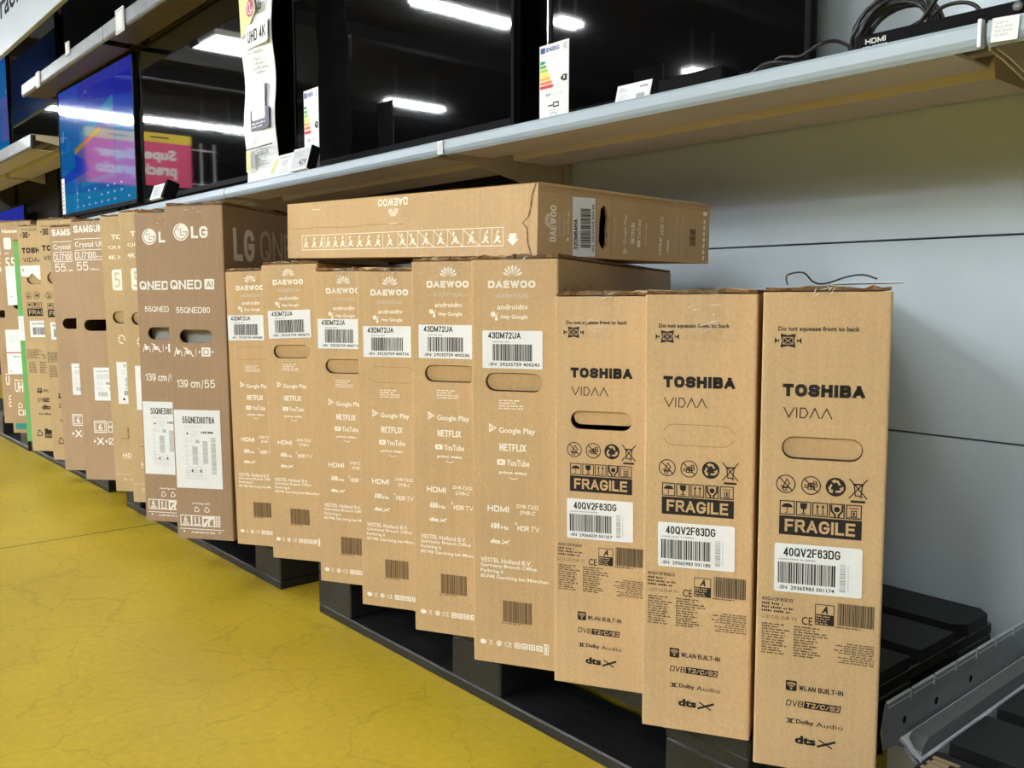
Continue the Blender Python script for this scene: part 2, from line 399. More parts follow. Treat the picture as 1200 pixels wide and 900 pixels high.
# heavy grotesque capitals and figures, drawn as centre lines of even weight (unit box: width, strokes)
def _se(cx, cy, rx, ry, a0, a1, n=14, p=2.5):
    out = []
    for k in range(n + 1):
        t = R(a0 + (a1 - a0) * k / n); c, s_ = math.cos(t), math.sin(t)
        out.append((cx + rx * math.copysign(abs(c) ** (2 / p), c), cy + ry * math.copysign(abs(s_) ** (2 / p), s_)))
    return out
def _bowl(x, y0, y1, xr): return [(x, y1)] + _se((x + xr) / 2, (y0 + y1) / 2, (xr - x) / 2, (y1 - y0) / 2, 90, -90) + [(x, y0)]
_S = _se(.5, .76, .5, .24, 25, 180, 10) + _se(.5, .76, .5, .26, 180, 262, 5)[1:] + _se(.5, .26, .5, .26, 82, 0, 5) + _se(.5, .24, .5, .24, 0, -155, 10)[1:]
GL = {
 'A': (.74, [[(0, 0), (.5, 1)], [(.5, 1), (1, 0)], [(.22, .3), (.78, .3)]]), 'B': (.68, [[(0, 0), (0, 1)], [(0, 1)] + _bowl(.5, .53, 1, .95) + [(0, .53)], [(0, .53)] + _bowl(.5, 0, .53, 1) + [(0, 0)]]),
 'C': (.70, [_se(.5, .5, .5, .5, 38, 322, 22)]), 'D': (.70, [[(0, 0), (0, 1)], [(0, 1)] + _bowl(.4, 0, 1, 1) + [(0, 0)]]),
 'E': (.60, [[(1, 1), (0, 1), (0, 0), (1, 0)], [(0, .52), (.9, .52)]]), 'F': (.57, [[(1, 1), (0, 1), (0, 0)], [(0, .5), (.85, .5)]]),
 'G': (.73, [_se(.5, .5, .5, .5, 38, 340, 22) + [(1, .46), (.58, .46)]]), 'H': (.70, [[(0, 0), (0, 1)], [(1, 0), (1, 1)], [(0, .52), (1, .52)]]),
 'I': (.0, [[(0, 0), (0, 1)]]), 'K': (.68, [[(0, 0), (0, 1)], [(.95, 1), (.05, .4)], [(.35, .58), (1, 0)]]), 'L': (.55, [[(0, 1), (0, 0), (1, 0)]]),
 'M': (.84, [[(0, 0), (0, 1)], [(0, 1), (.5, .1)], [(.5, .1), (1, 1)], [(1, 1), (1, 0)]]), 'N': (.70, [[(0, 0), (0, 1)], [(0, 1), (1, 0)], [(1, 0), (1, 1)]]), 'O': (.76, [_se(.5, .5, .5, .5, 90, 450, 28)]),
 'P': (.65, [[(0, 0), (0, 1)], [(0, 1)] + _bowl(.5, .44, 1, 1) + [(0, .44)]]), 'Q': (.76, [_se(.5, .5, .5, .5, 90, 450, 28), [(.6, .25), (1, -.05)]]),
 'R': (.68, [[(0, 0), (0, 1)], [(0, 1)] + _bowl(.5, .48, 1, .95) + [(0, .48)], [(.55, .48), (1, 0)]]), 'S': (.66, [_S]), 'T': (.66, [[(0, 1), (1, 1)], [(.5, 1), (.5, 0)]]),
 'U': (.68, [[(0, 1), (0, .4)] + _se(.5, .4, .5, .4, 180, 360, 12) + [(1, 1)]]), 'V': (.70, [[(0, 1), (.5, 0)], [(.5, 0), (1, 1)]]), 'W': (1.0, [[(0, 1), (.25, 0)], [(.25, 0), (.5, .95)], [(.5, .95), (.75, 0)], [(.75, 0), (1, 1)]]),
 'X': (.68, [[(0, 0), (1, 1)], [(0, 1), (1, 0)]]), 'Y': (.68, [[(0, 1), (.5, .45), (1, 1)], [(.5, .45), (.5, 0)]]), 'Z': (.64, [[(0, 1), (1, 1), (0, 0), (1, 0)]]),
 '0': (.54, [_se(.5, .5, .5, .5, 90, 450, 24)]), '1': (.28, [[(0, .78), (1, 1), (1, 0)]]), '2': (.54, [_se(.5, .72, .5, .28, 165, 0, 10) + [(.92, .55), (0, 0), (1, 0)]]),
 '3': (.54, [_se(.5, .76, .48, .24, 160, -90, 12), _se(.5, .26, .5, .26, 90, -160, 12)]), '4': (.58, [[(.75, 0), (.75, 1)], [(.75, 1), (0, .25)], [(0, .25), (1, .25)]]),
 '5': (.54, [[(.92, 1), (.12, 1), (.04, .5)] + _se(.5, .32, .5, .32, 120, -155, 14)]), '6': (.54, [_se(.5, .32, .5, .32, 0, 360, 20), _se(.5, .5, .5, .5, 35, 190, 12)]),
 '7': (.52, [[(0, 1), (1, 1), (.35, 0)]]), '8': (.54, [_se(.5, .76, .44, .24, 0, 360, 18), _se(.5, .26, .5, .26, 0, 360, 18)]), '9': (.54, [_se(.5, .68, .5, .32, 0, 360, 20), _se(.5, .5, .5, .5, -145, 10, 12)]),
 '-': (.34, [[(0, .42), (1, .42)]]), '/': (.40, [[(0, 0), (1, 1)]]), ' ': (.16, []), '.': (.0, [[(0, 0), (0, .02)]]),
}
def _cap(f, t, u0, v0, u1, v1, key, wt=.2, layer=0, slant=0.0):
    """capitals filling the rectangle; wt = stroke weight as a share of the height"""
    h = v1 - v0; w = wt * h; gap = .13
    total = sum(GL[c][0] for c in t) + gap * (len(t) - 1)
    n = len(t); sx = (u1 - u0 - w * n - 0) / max(total - 0, 1e-6)
    if sx < 0: sx = 0
    x = u0 + w / 2
    for c in t:
        gw = GL[c][0] * sx
        for st in GL[c][1]:
            pts = [(x + p[0] * gw, v0 + w / 2 + p[1] * (h - w)) for p in st]
            closed = math.dist(pts[0], pts[-1]) < 1e-7
            if closed: pts = pts[:-1]
            m = len(pts); L_ = []; R_ = []
            for i in range(m):
                a = pts[i - 1] if (i > 0 or closed) else None; b_ = pts[(i + 1) % m] if (i < m - 1 or closed) else None; p = pts[i]
                def un(q, r):
                    d = math.hypot(r[0] - q[0], r[1] - q[1]) or 1; return ((r[0] - q[0]) / d, (r[1] - q[1]) / d)
                if a is None: d1 = d2 = un(p, b_); e = w / 2 / (abs(d1[1]) if abs(d1[1]) > .35 else 1); p = (p[0] - d1[0] * e, p[1] - d1[1] * e)
                elif b_ is None: d1 = d2 = un(a, p); e = w / 2 / (abs(d1[1]) if abs(d1[1]) > .35 else 1); p = (p[0] + d1[0] * e, p[1] + d1[1] * e)
                else: d1 = un(a, p); d2 = un(p, b_)
                nx, ny = -(d1[1] + d2[1]), d1[0] + d2[0]; q = math.hypot(nx, ny) or 1; nx /= q; ny /= q
                k = min(2.2, 1 / max(.2, nx * -d1[1] + ny * d1[0])) * w / 2
                L_.append((p[0] + nx * k, p[1] + ny * k)); R_.append((p[0] - nx * k, p[1] - ny * k))
            def sl(p): 
                y = min(max(p[1], v0), v1); return (p[0] + slant * (y - v0), y)
            for i in range(m if closed else m - 1):
                j = (i + 1) % m; f.poly([sl(R_[i]), sl(R_[j]), sl(L_[j]), sl(L_[i])], key, layer)
        x += gw + w + gap * sx
Face.cap = _cap

# --- symbols
def no_ring(f, c, r, key):
    f.ring(c, r, r * 0.11, key); f.line([(c[0] - r * 0.68, c[1] + r * 0.68), (c[0] + r * 0.68, c[1] - r * 0.68)], r * 0.11, key)
def sym_hand(f, c, r, key):
    no_ring(f, c, r, key)
    f.line([(c[0] - r * .35, c[1] - r * .45), (c[0] + r * .1, c[1] + r * .55), (c[0] + r * .4, c[1] + r * .1), (c[0] + r * .1, c[1] - r * .4)], r * .1, key, closed=True)
    f.ring((c[0] - r * .1, c[1] - r * .5), r * .25, r * .1, key); f.line([(c[0] - r * .5, c[1] - r * .2), (c[0] + r * .5, c[1] - r * .45)], r * .1, key)
def sym_stack(f, c, r, key):
    no_ring(f, c, r, key)
    for x, y in ((-.45, -.15), (-.15, -.3), (.2, -.3), (.1, .1), (.45, 0), (.4, .3), (-.1, .05)):
        f.frame(c[0] + (x - .2) * r, c[1] + (y - .15) * r, c[0] + (x + .2) * r, c[1] + (y + .2) * r, r * .09, key)
def sym_recycle_disc(f, c, r, key, hole):
    f.disc(c, r, key)
    for a in (90, 210, 330):
        ca, sa = math.cos(R(a)), math.sin(R(a))
        def q(x, y): return (c[0] + (x * -sa + y * ca) * r, c[1] + (x * ca + y * sa) * r)
        f.poly([q(-.52, .22), (q(-.26, .70)), q(.1, .74), q(.02, .5), q(-.14, .48), q(-.30, .2)], hole, 1)
        f.poly([q(.02, .84), q(.46, .62), q(.10, .36)], hole, 1)
def sym_recycle_line(f, c, r, key):
    for a in (90, 210, 330):
        ca, sa = math.cos(R(a)), math.sin(R(a))
        def q(x, y): return (c[0] + (x * -sa + y * ca) * r, c[1] + (x * ca + y * sa) * r)
        f.line([q(-.62, .15), q(-.2, .75), q(.2, .75)], r * .2, key); f.poly([q(.1, 1.0), q(.62, .6), q(.05, .5)], key)
def sym_bin(f, u0, v0, u1, v1, key, bar=True):
    w, h = u1 - u0, v1 - v0; b = v0 + (h * .2 if bar else 0); t = v1; c = (u0 + u1) / 2; k = w * .07
    f.line([(c - w * .24, t - h * .22), (c - w * .16, b + h * .1), (c + w * .16, b + h * .1), (c + w * .24, t - h * .22)], k, key, closed=True)
    f.line([(c - w * .3, t - h * .2), (c + w * .3, t - h * .2)], k, key); f.ring((c + w * .18, b + h * .06), w * .08, w * .05, key)
    f.line([(u0, t), (u1, b)], k, key); f.line([(u1, t), (u0, b)], k, key)
    if bar: f.rect(c - w * .42, v0, c + w * .42, v0 + h * .10, key)
def sym_squeeze(f, u0, v0, u1, v1, key, inner):
    w, h = u1 - u0, v1 - v0; c = ((u0 + u1) / 2, (v0 + v1) / 2)
    a = .20 * w
    f.poly([(u0 + a, v0), (u0 + a + .06 * w, v0 + h * .5), (u0 + a, v1), (c[0], v1 - h * .12), (u1 - a, v1), (u1 - a - .06 * w, c[1]), (u1 - a, v0), (c[0], v0 + h * .12)], key)
    f.frame(c[0] - w * .2, c[1] - h * .26, c[0] + w * .2, c[1] + h * .26, w * .025, inner, 1)
    f.line([(c[0] - w * .17, c[1] - h * .22), (c[0] + w * .17, c[1] + h * .22)], w * .022, inner, 1)
    f.line([(c[0] - w * .17, c[1] + h * .22), (c[0] + w * .17, c[1] - h * .22)], w * .022, inner, 1)
    f.tri((u0 + w * .04, c[1]), h * .45, w * .12, key, ang=-90); f.tri((u1 - w * .04, c[1]), h * .45, w * .12, key, ang=90)
    f.tri((u0 + w * .12, c[1]), h * .3, w * .07, key, ang=90); f.tri((u1 - w * .12, c[1]), h * .3, w * .07, key, ang=-90)
def sym_handling(f, u0, v0, s, kind, key):
    c = (u0 + s / 2, v0 + s / 2); f.frame(u0, v0, u0 + s, v0 + s, s * .07, key)
    if kind == 'umbrella':
        f.poly([(c[0] + s * .36 * math.cos(R(a)), c[1] + s * .02 + s * .28 * math.sin(R(a))) for a in range(0, 181, 15)], key)
        f.rect(c[0] - s * .025, v0 + s * .14, c[0] + s * .025, c[1] + s * .1, key); f.rect(c[0] - s * .14, v0 + s * .12, c[0], v0 + s * .17, key)
    elif kind == 'glass':
        f.poly([(c[0] - s * .24, v0 + s * .88), (c[0] + s * .24, v0 + s * .88), (c[0] + s * .2, c[1] + s * .02), (c[0], c[1] - s * .1), (c[0] - s * .2, c[1] + s * .02)], key)
        f.rect(c[0] - s * .04, v0 + s * .16, c[0] + s * .04, c[1], key); f.rect(c[0] - s * .16, v0 + s * .12, c[0] + s * .16, v0 + s * .19, key)
    elif kind == 'arrows':
        for d in (-.18, .18):
            f.rect(c[0] + (d - .035) * s, v0 + s * .2, c[0] + (d + .035) * s, v0 + s * .72, key); f.tri((c[0] + d * s, v0 + s * .76), s * .24, s * .2, key)
        f.rect(u0 + s * .15, v0 + s * .13, u0 + s * .85, v0 + s * .18, key)
    elif kind == 'hands':
        f.disc((c[0], c[1] + s * .1), s * .19, key)
        f.line([(u0 + s * .14, v0 + s * .85), (u0 + s * .16, v0 + s * .5), (c[0] - s * .12, v0 + s * .22), (c[0] - s * .12, v0 + s * .1)], s * .12, key)
        f.line([(u0 + s * .86, v0 + s * .85), (u0 + s * .84, v0 + s * .5), (c[0] + s * .12, v0 + s * .22), (c[0] + s * .12, v0 + s * .1)], s * .12, key)
    elif kind == 'box':
        f.frame(c[0] - s * .2, v0 + s * .15, c[0] + s * .2, v0 + s * .6, s * .06, key); f.rect(c[0] - s * .3, v0 + s * .72, c[0] + s * .3, v0 + s * .78, key)
        f.rect(c[0] - s * .06, v0 + s * .25, c[0] + s * .06, v0 + s * .5, key); f.rect(u0 + s * .1, v0 + s * .1, u0 + s * .9, v0 + s * .14, key)
def sym_wifi(f, u0, v0, s, key, hole):
    f.rrect(u0, v0, u0 + s, v0 + s, s * .14, key)
    c = (u0 + s * .5, v0 + s * .24); f.disc(c, s * .09, hole, 1, 12)
    for r in (.28, .46, .62): f.arc(c, s * r, s * .085, 45, 135, hole, 1, 10)
def shell_logo(f, c, r, key):
    for k, a in enumerate((-66, -44, -22, 0, 22, 44, 66)):
        t = R(90 + a); L = r * (1.0 if abs(a) < 50 else .92)
        d = (math.cos(t), math.sin(t)); n = (-d[1], d[0]); b = (c[0], c[1] - r * .75)
        f.poly([(b[0] + d[0] * r * .3, b[1] + d[1] * r * .3),
                (b[0] + d[0] * L * 1.3 + n[0] * r * .17, b[1] + d[1] * L * 1.3 + n[1] * r * .17), (b[0] + d[0] * L * 1.55, b[1] + d[1] * L * 1.55),
                (b[0] + d[0] * L * 1.3 - n[0] * r * .17, b[1] + d[1] * L * 1.3 - n[1] * r * .17)], key)
def play_logo(f, u0, v0, h, key):
    w = h * .9
    f.line([(u0, v0), (u0, v0 + h), (u0 + w, v0 + h / 2)], h * .13, key, closed=True); f.line([(u0, v0 + h), (u0 + w * .5, v0 + h * .35)], h * .12, key)
    f.line([(u0, v0), (u0 + w * .5, v0 + h * .65)], h * .12, key)

# ------------------------------------------------------------------ cartons
def stadium(u0, u1, v0, v1, n=8):
    r = (v1 - v0) / 2; c0, c1 = u0 + r, u1 - r; vm = (v0 + v1) / 2
    right = [(c1 + r * math.sin(R(180 * k / n)), vm + r * math.cos(R(180 * k / n))) for k in range(n + 1)]   # top -> right -> bottom
    left = [(c0 - r * math.sin(R(180 * k / n)), vm - r * math.cos(R(180 * k / n))) for k in range(n + 1)]    # bottom -> left -> top
    return right, left

def carton_shell(mb, w, l, h, key, hole=None, thick=0.005):
    r = 0.0035; prof = []
    for cx, cy, a0 in ((w - r, r, -90), (w - r, l - r, 0), (r, l - r, 90), (r, r, 180)):
        for k in range(4):
            a = R(a0 + k * 30); prof.append((cx + r * math.cos(a), cy + r * math.sin(a)))
    n = len(prof); ht = h - 0.006
    front = n - 1                                   # last edge closes the loop: (r,0)->(w-r,0)
    for i in range(n):
        j = (i + 1) % n
        if i == front: continue
        mb.face([(*prof[i], 0), (*prof[j], 0), (*prof[j], ht), (*prof[i], ht)], key, smooth=(i % 4 != 3))
    mb.face([(*p, 0) for p in prof][::-1], key)
    mb.face([(*p, ht) for p in prof], 'edge')
    x0, x1 = prof[front][0], prof[0][0]
    if hole is None:
        mb.face([(x0, 0, 0), (x1, 0, 0), (x1, 0, ht), (x0, 0, ht)], key)
        return
    right, left = stadium(*hole); vm = (hole[2] + hole[3]) / 2; k = len(right) // 2
    mid_r, mid_l = right[k], left[k]
    up = [(x0, vm), mid_l] + left[k + 1:] + right[:k] + [mid_r, (x1, vm), (x1, ht), (x0, ht)]
    dn = [(x0, 0), (x1, 0), (x1, vm), mid_r] + right[k + 1:] + left[:k] + [mid_l, (x0, vm)]
    mb.face([(p[0], 0, p[1]) for p in up], key); mb.face([(p[0], 0, p[1]) for p in dn], key)
    loop = right + left
    for a, b in zip(loop, loop[1:] + loop[:1]):
        mb.face([(a[0], 0, a[1]), (b[0], 0, b[1]), (b[0], thick, b[1]), (a[0], thick, a[1])], 'edge')

def flap_part(hole, root, key, depth=0.004, tilt=0.006):
    right, left = stadium(hole[0] + .0012, hole[1] - .0012, hole[2] + .0012, hole[3] - .0012)
    mb = MB(); h = hole[3] - hole[2]
    pts = right + left
    mb.face([(p[0], depth + tilt * (hole[3] - p[1]) / h, p[1]) for p in pts][::-1], key)
    mb.face([(p[0], depth + .003 + tilt * (hole[3] - p[1]) / h, p[1]) for p in pts], key)
    return mb.build('hand_hole_flap', root)

def folded_flap(hole, root, key):
    mb = MB(); u0, u1, v0, v1 = hole; r = (v1 - v0) / 2
    pts = [(u0 + r * .6, v1), (u1 - r * .6, v1), (u1 - .001, v1 - r * .75), (u1 - r * .12, v0 + r * .62), (u1 - r * .5, v0 + r * .40), (u0 + r * .8, v0 + r * .40), (u0 + r * .35, v0 + r * .7), (u0 + .003, v1 - r * .7)]
    mb.face([(p[0], .005 + (v1 - p[1]) * .16, p[1] + .001) for p in pts][::-1], key)
    mb.face([(p[0], .008 + (v1 - p[1]) * .16, p[1] + .001) for p in pts], key)
    return mb.build('hand_hole_flap', root)

def tops(root, w, l, h, key, seed, tape_len=0.075, tape=True):
    rnd = random.Random(seed)
    for sgn in (0, 1):
        mb = MB(); a, b = (0.002, w / 2 - .0015) if sgn == 0 else (w / 2 + .0015, w - .002)
        N = 7; front = []
        for k in range(N + 1):
            front.append((a + (b - a) * k / N, 0.001 + rnd.uniform(0, .007), rnd.uniform(-.0025, .0032)))
        zt = h
        top = [(x, y, zt + dz) for x, y, dz in front] + [(b, l - .003, zt), (a, l - .003, zt)]
        bot = [(x, y + .002, zt - .0045 + dz * .3) for x, y, dz in front] + [(b, l - .003, zt - .0045), (a, l - .003, zt - .0045)]
        n = len(top)
        mb.mesh(top, [tuple(range(n))], key)
        mb.mesh(bot, [tuple(range(n))[::-1]], key)
        mb.mesh(top + bot, [(n + i, n + (i + 1) % n, (i + 1) % n, i) for i in range(n)], 'edge')
        mb.build('top_flap', root)
    if tape:
        mb = MB(); c = w / 2 + rnd.uniform(-.008, .008); tw = min(.026, w * .2)
        N = 6
        for k in range(N):                                   # front leg of the tape, a little crumpled
            z0 = h + .001 - tape_len * k / N; z1 = h + .001 - tape_len * (k + 1) / N
            y0, y1 = [-.0012 - (.0008 * ((k + q) % 2)) for q in (0, 1)]
            mb.face([(c - tw, y1, z1), (c + tw, y1, z1), (c + tw, y0, z0), (c - tw, y0, z0)], 'tape')
        mb.face([(c - tw, -.0012, h + .001), (c + tw, -.0012, h + .001), (c + tw, .01, h + .003), (c - tw, .01, h + .003)], 'tape')
        mb.face([(c - tw, .01, h + .003), (c + tw, .01, h + .003), (c + tw, l - .01, h + .0025), (c - tw, l - .01, h + .0025)], 'tape')
        for q in range(5):                                   # sharp creases, coloured near white to paint in their glints
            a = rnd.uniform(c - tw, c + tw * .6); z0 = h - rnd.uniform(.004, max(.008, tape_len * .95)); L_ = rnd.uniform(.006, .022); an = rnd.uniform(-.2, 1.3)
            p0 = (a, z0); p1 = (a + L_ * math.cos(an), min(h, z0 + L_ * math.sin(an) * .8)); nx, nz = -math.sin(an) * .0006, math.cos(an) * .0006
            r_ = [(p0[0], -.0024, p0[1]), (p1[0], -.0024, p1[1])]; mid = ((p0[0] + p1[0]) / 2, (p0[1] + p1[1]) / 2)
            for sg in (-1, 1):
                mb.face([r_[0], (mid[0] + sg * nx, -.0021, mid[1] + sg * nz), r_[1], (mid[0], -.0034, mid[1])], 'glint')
        mb.build('packing_tape', root)

def sticker(root, draw, name='label_sticker'):
    mb = MB(); f = Face(mb, (0, -.0008, 0), (1, 0, 0), (0, 0, 1)); draw(f); return mb.build(name, root)

def place(name, x, y, yaw, lean, z=0.144):
    o = empty(name, (x, y, z)); o.rotation_mode = 'XYZ'
    o.matrix_world = Matrix.Translation((x, y, z)) @ Matrix.Rotation(R(yaw), 4, 'Z') @ Matrix.Rotation(R(-lean), 4, 'Y')
    return o

def cutline(f, hole, key='faintink'):
    right, left = stadium(*hole, 8)
    f.line(right[:4], .0009, key); f.line(right[5:] + left[:4], .0009, key); f.line(left[5:] + right[:1], .0009, key)

# ---- kind A: black print with the FRAGILE block, 40 inch
def carton_black(x, y, lean, h, state, sn, label, group):
    w, l, K = .149, .88, 'kraft'
    root = tag(place('television_box', x, y, 29.0, lean), label, 'cardboard box', group)
    hole = (.0265, .1215, .4035, .432)
    mb = MB(); carton_shell(mb, w, l, h, K, hole if state != 'cut' else None)
    f = Face(mb, (0, 0, 0), (1, 0, 0), (0, 0, 1))
    if state == 'cut': cutline(f, hole)
    f.text('Do not squeeze front to back', .0190, .5615, .1135, .5690, 'ink', .025)
    sym_squeeze(f, .0155, .5425, .0460, .5600, 'ink', K)
    f.cap('TOSHIBA', .0260, .4822, .1215, .4978, 'ink', .30)
    for p in ([(.0280, .4672), (.0340, .4562), (.0400, .4672)], [(.0436, .4672), (.0436, .4562)], [(.0672, .4562), (.0730, .4672), (.0788, .4562)], [(.0800, .4562), (.0830, .4615), (.0858, .4672), (.0858, .4672)]):
        pass
    f.line([(.0280, .4680), (.0340, .4560), (.0400, .4680)], .0013, 'ink'); f.line([(.0432, .4680), (.0432, .4560)], .0013, 'ink')
    f.line([(.0475, .4560), (.0475, .4680), (.0530, .4680), (.0565, .4620), (.0530, .4560)], .0013, 'ink', closed=True)
    f.line([(.0590, .4560), (.0645, .4680), (.0700, .4560)], .0013, 'ink'); f.line([(.0725, .4560), (.0783, .4680), (.0845, .4560)], .0013, 'ink')
    r = .0118
    sym_hand(f, (.0325, .3715), r, 'ink'); sym_stack(f, (.0625, .3715), r, 'ink'); sym_recycle_disc(f, (.0915, .3715), r, 'ink', K)
    sym_bin(f, .1075, .3535, .1275, .3825, 'ink')
    for k, kind in enumerate(('umbrella', 'glass', 'arrows', 'hands', 'box')): sym_handling(f, .0258 + k * .0196, .3325, .0182, kind, 'ink')
    f.rect(.0256, .3070, .1230, .3312, 'ink'); f.cap('FRAGILE', .0325, .3112, .1155, .3272, K, .19, 1)
    # small print
    f.cap('40QV2F63DG', .0069, .2195, .0450, .2240, 'ink', .16); f.micro(.0069, .2035, .046, .2180, 3, 'ink', 3)
    f.cap('LCD COLOUR TV', .0072, .1962, .0500, .2002, 'ink', .11)
    f.text('CE', .0560, .1925, .0690, .2030, 'ink', .01)
    f.rect(.0716, .1945, .0945, .2215, 'ink'); f.rect(.0726, .2085, .0935, .2205, K, 1); f.text('A', .0790, .2100, .0870, .2195, 'ink', .05, 2, .3)
    f.micro(.0726, .1950, .0935, .2075, 4, K, 5, 1)
    f.barcode(.0985, .1965, .1412, .2250, 'ink', 46, 4); f.micro(.0965, .1925, .1412, .1960, 1, 'ink', 8)
    f.micro(.0077, .1490, .0440, .1905, 12, 'ink', 11); f.micro(.0470, .1490, .0880, .1905, 12, 'ink', 12); f.micro(.0950, .1480, .1420, .1755, 9, 'ink', 13, right=True)
    sym_wifi(f, .0388, .1040, .0135, 'ink', K); f.cap('WLAN BUILT-IN', .0550, .1060, .1080, .1125, 'ink', .18)
    f.cap('DVB', .0395, .0838, .0600, .0918, 'ink', .14, 0, .15); f.poly([(.0612, .0832), (.1048, .0832), (.1062, .0925), (.0622, .0925)], 'ink'); f.cap('T2/C/S2', .0635, .0848, .1040, .0910, K, .2, 1, .15)
    for d in (.0401, .0456):
        f.poly([(d, .0612), (d + .005, .0612), (d + .005, .0672), (d, .0672)], 'ink'); f.disc((d + (.001 if d < .042 else .004), .0642), .0022, K, 1, 12)
    f.text('Dolby', .0525, .0600, .0740, .0675, 'ink', .03); f.text('Audio', .0765, .0612, .1090, .0672, 'ink')
    f.text('dts', .0515, .0350, .0770, .0460, 'ink', .05); f.line([(.0800, .0355), (.0995, .0440)], .0030, 'ink'); f.line([(.0815, .0440), (.0960, .0355)], .0018, 'ink')
    carton = mb.build('carton', root)
    def lab(f0):
        f = f0.sub(.0215, .2330, 0.6)
        f.rrect(0, 0, .1040, .0625, .003, 'paper', 0)
        f.cap('40QV2F63DG', .0110, .0465, .0785, .0575, 'ink', .16, 1); f.micro(.0055, .0405, .052, .0445, 1, 'grey_print', 2, 1)
        f.barcode(.0045, .0115, .0730, .0385, 'ink', 50, sn % 97, 1)
        f.text('-SN  ' + ('29366029 501' if state == 'open' else '29365983 501') + str(sn), .0050, .0035, .0720, .0085, 'ink', .02, 1)
        f.barcode_v(.0780, .006, .0850, .0420, 'grey_print', 34, 7, 1); f.micro(.0875, .006, .0895, .04, 14, 'grey_print', 4, 1)
    sticker(root, lab)
    if state == 'open': folded_flap(hole, carton, K)
    elif state == 'flap': flap_part(hole, carton, K, .0035, .004)
    tops(root, w, l, h, K, sn, .07 if state != 'flap' else .012)
    return root

# ---- kind B: white print, barcode sticker near the top, 43 inch
def carton_white(x, y, lean, h, state, sn, lab_at, label, group):
    w, l, K, W = .147, .95, 'kraft_d', 'white'
    root = tag(place('television_box', x, y, 29.0, lean), label, 'cardboard box', group)
    dz = h - .665
    hole = (.0245, .1215, .4490 + dz, .4790 + dz)
    mb = MB(); carton_shell(mb, w, l, h, K, hole if state == 'flap' else None)
    f = Face(mb, (0, 0, dz), (1, 0, 0), (0, 0, 1))
    if state != 'flap': cutline(Face(mb, (0, 0, 0), (1, 0, 0), (0, 0, 1)), hole)
    shell_logo(f, (.0715, .6405), .0125, W)
    f.cap('DAEWOO', .0300, .6140, .1100, .6258, W, .29)
    f.cap('43DM72UA', .0440, .5985, .0975, .6055, 'greyink', .18); f.rect(.036, .6015, .105, .6019, 'greyink', 1)
    f.text('androidtv', .0455, .5800, .0975, .5885, W, .015)
    for c, r in (((.0385, .5725), .0042), ((.0440, .5695), .0018), ((.0440, .5650), .0028), ((.0462, .5735), .0012)): f.disc(c, r, W, 0, 14)
    f.text('Hey Google', .0520, .5635, .0970, .5720, W, .02)
    f.micro(.0475, .4195, .0940, .4365, 4, W, 9)
    play_logo(f, .0310, .3830, .0125, W); f.text('Google Play', .0475, .3790, .1095, .3910, W, .022)
    f.cap('NETFLIX', .0483, .3525, .0937, .3645, W, .19)
    f.rrect(.0437, .3290, .0585, .3385, .0025, W); f.tri((.0515, .3338), .0045, .0045, K, 1, -90); f.text('YouTube', .0605, .3285, .0995, .3390, W, .02)
    f.text('prime video', .0475, .3135, .0950, .3200, W, .03); f.arc((.0725, .3185), .0120, .0011, 225, 312, W, 0, 10)
    f.cap('HDMI', .0267, .2515, .0640, .2615, W, .22)
    f.text('DVB-T2/S2', .0773, .2600, .1150, .2665, W, .015, shear=.2); f.text('DVB-C', .0830, .2500, .1100, .2565, W, .015, shear=.2)
    f.cap('400', .0322, .2230, .0480, .2330, W, .22); f.text('Hz', .0500, .2230, .0637, .2290, W, .03)
    f.ring((.0760, .2345), .0022, .0009, W); f.cap('HDR', .0790, .2230, .0985, .2315, W, .18); f.text('TV', .1010, .2230, .1165, .2315, W)
    f.text('dts', .0310, .1985, .0490, .2060, W, .05); f.line([(.0515, .1988), (.0640, .2045)], .002, W); f.line([(.0530, .2045), (.0625, .1988)], .0013, W)
    for k, t in enumerate(('VESTEL Holland B.V.', 'Germany Branch Office', 'Parkring 6', '85748 Garching bei München')):
        wd = (.089, .098, .040, .118)[k]; y0 = .1660 - k * .0095; f.text(t, .0138, y0, .0138 + wd, y0 + .0078, W, .015)
    f.barcode(.0530, .0680, .1030, .1040, 'brownink', 42, 21); f.micro(.0505, .0640, .1035, .0675, 1, 'brownink', 4)
    x0 = .0115
    f.poly([(x0, .030), (x0 + .003, .034), (x0 + .009, .034), (x0 + .013, .030), (x0 + .009, .026), (x0 + .003, .026)], W)
    sym_bin(f, .0280, .0255, .0350, .0350, W, False); sym_recycle_disc(f, (.0460, .0300), .0048, W, K); f.text('CE', .0555, .0262, .0680, .0340, W)
    for k in range(4):
        u = .0730 + k * .0125; f.rrect(u, .0255, u + .0108, .0350, .001, W); f.frame(u + .002, .0275, u + .0088, .0330, .0012, K, 1)
    f.rect(.1240, .0210, .1320, .0390, W); f.frame(.1255, .0230, .1305, .0370, .0012, K, 1)
    # side face: faint model letters
    s = Face(mb, (w, 0, 0), (0, 1, 0), (0, 0, 1)); s.text('43" HD Smart TV', .03, h - .060, .20, h - .045, 'faintink')
    carton = mb.build('carton', root)
    lx, lz, lw, lh, ang = lab_at
    def lab(f0):
        f = f0.sub(lx, lz, ang)
        f.rrect(0, 0, lw, lh, .0012, 'paper')
        f.cap('43DM72UA', .0100, lh - .0125, .0655, lh - .0025, 'ink', .17, 1); f.micro(.018, lh - .0200, .062, lh - .0160, 1, 'grey_print', 3, 1)
        f.barcode(.0175, .0125, lw - .0170, lh - .0215, 'ink', 44, sn % 89, 1)
        f.text('-SN  29235759 ' + str(sn), .0100, .0040, lw - .0050, .0095, 'ink', .02, 1)
    sticker(root, lab)
    if state == 'flap': flap_part(hole, carton, K, .003, .006)
    tops(root, w, l, h, K, sn, .055)
    return root

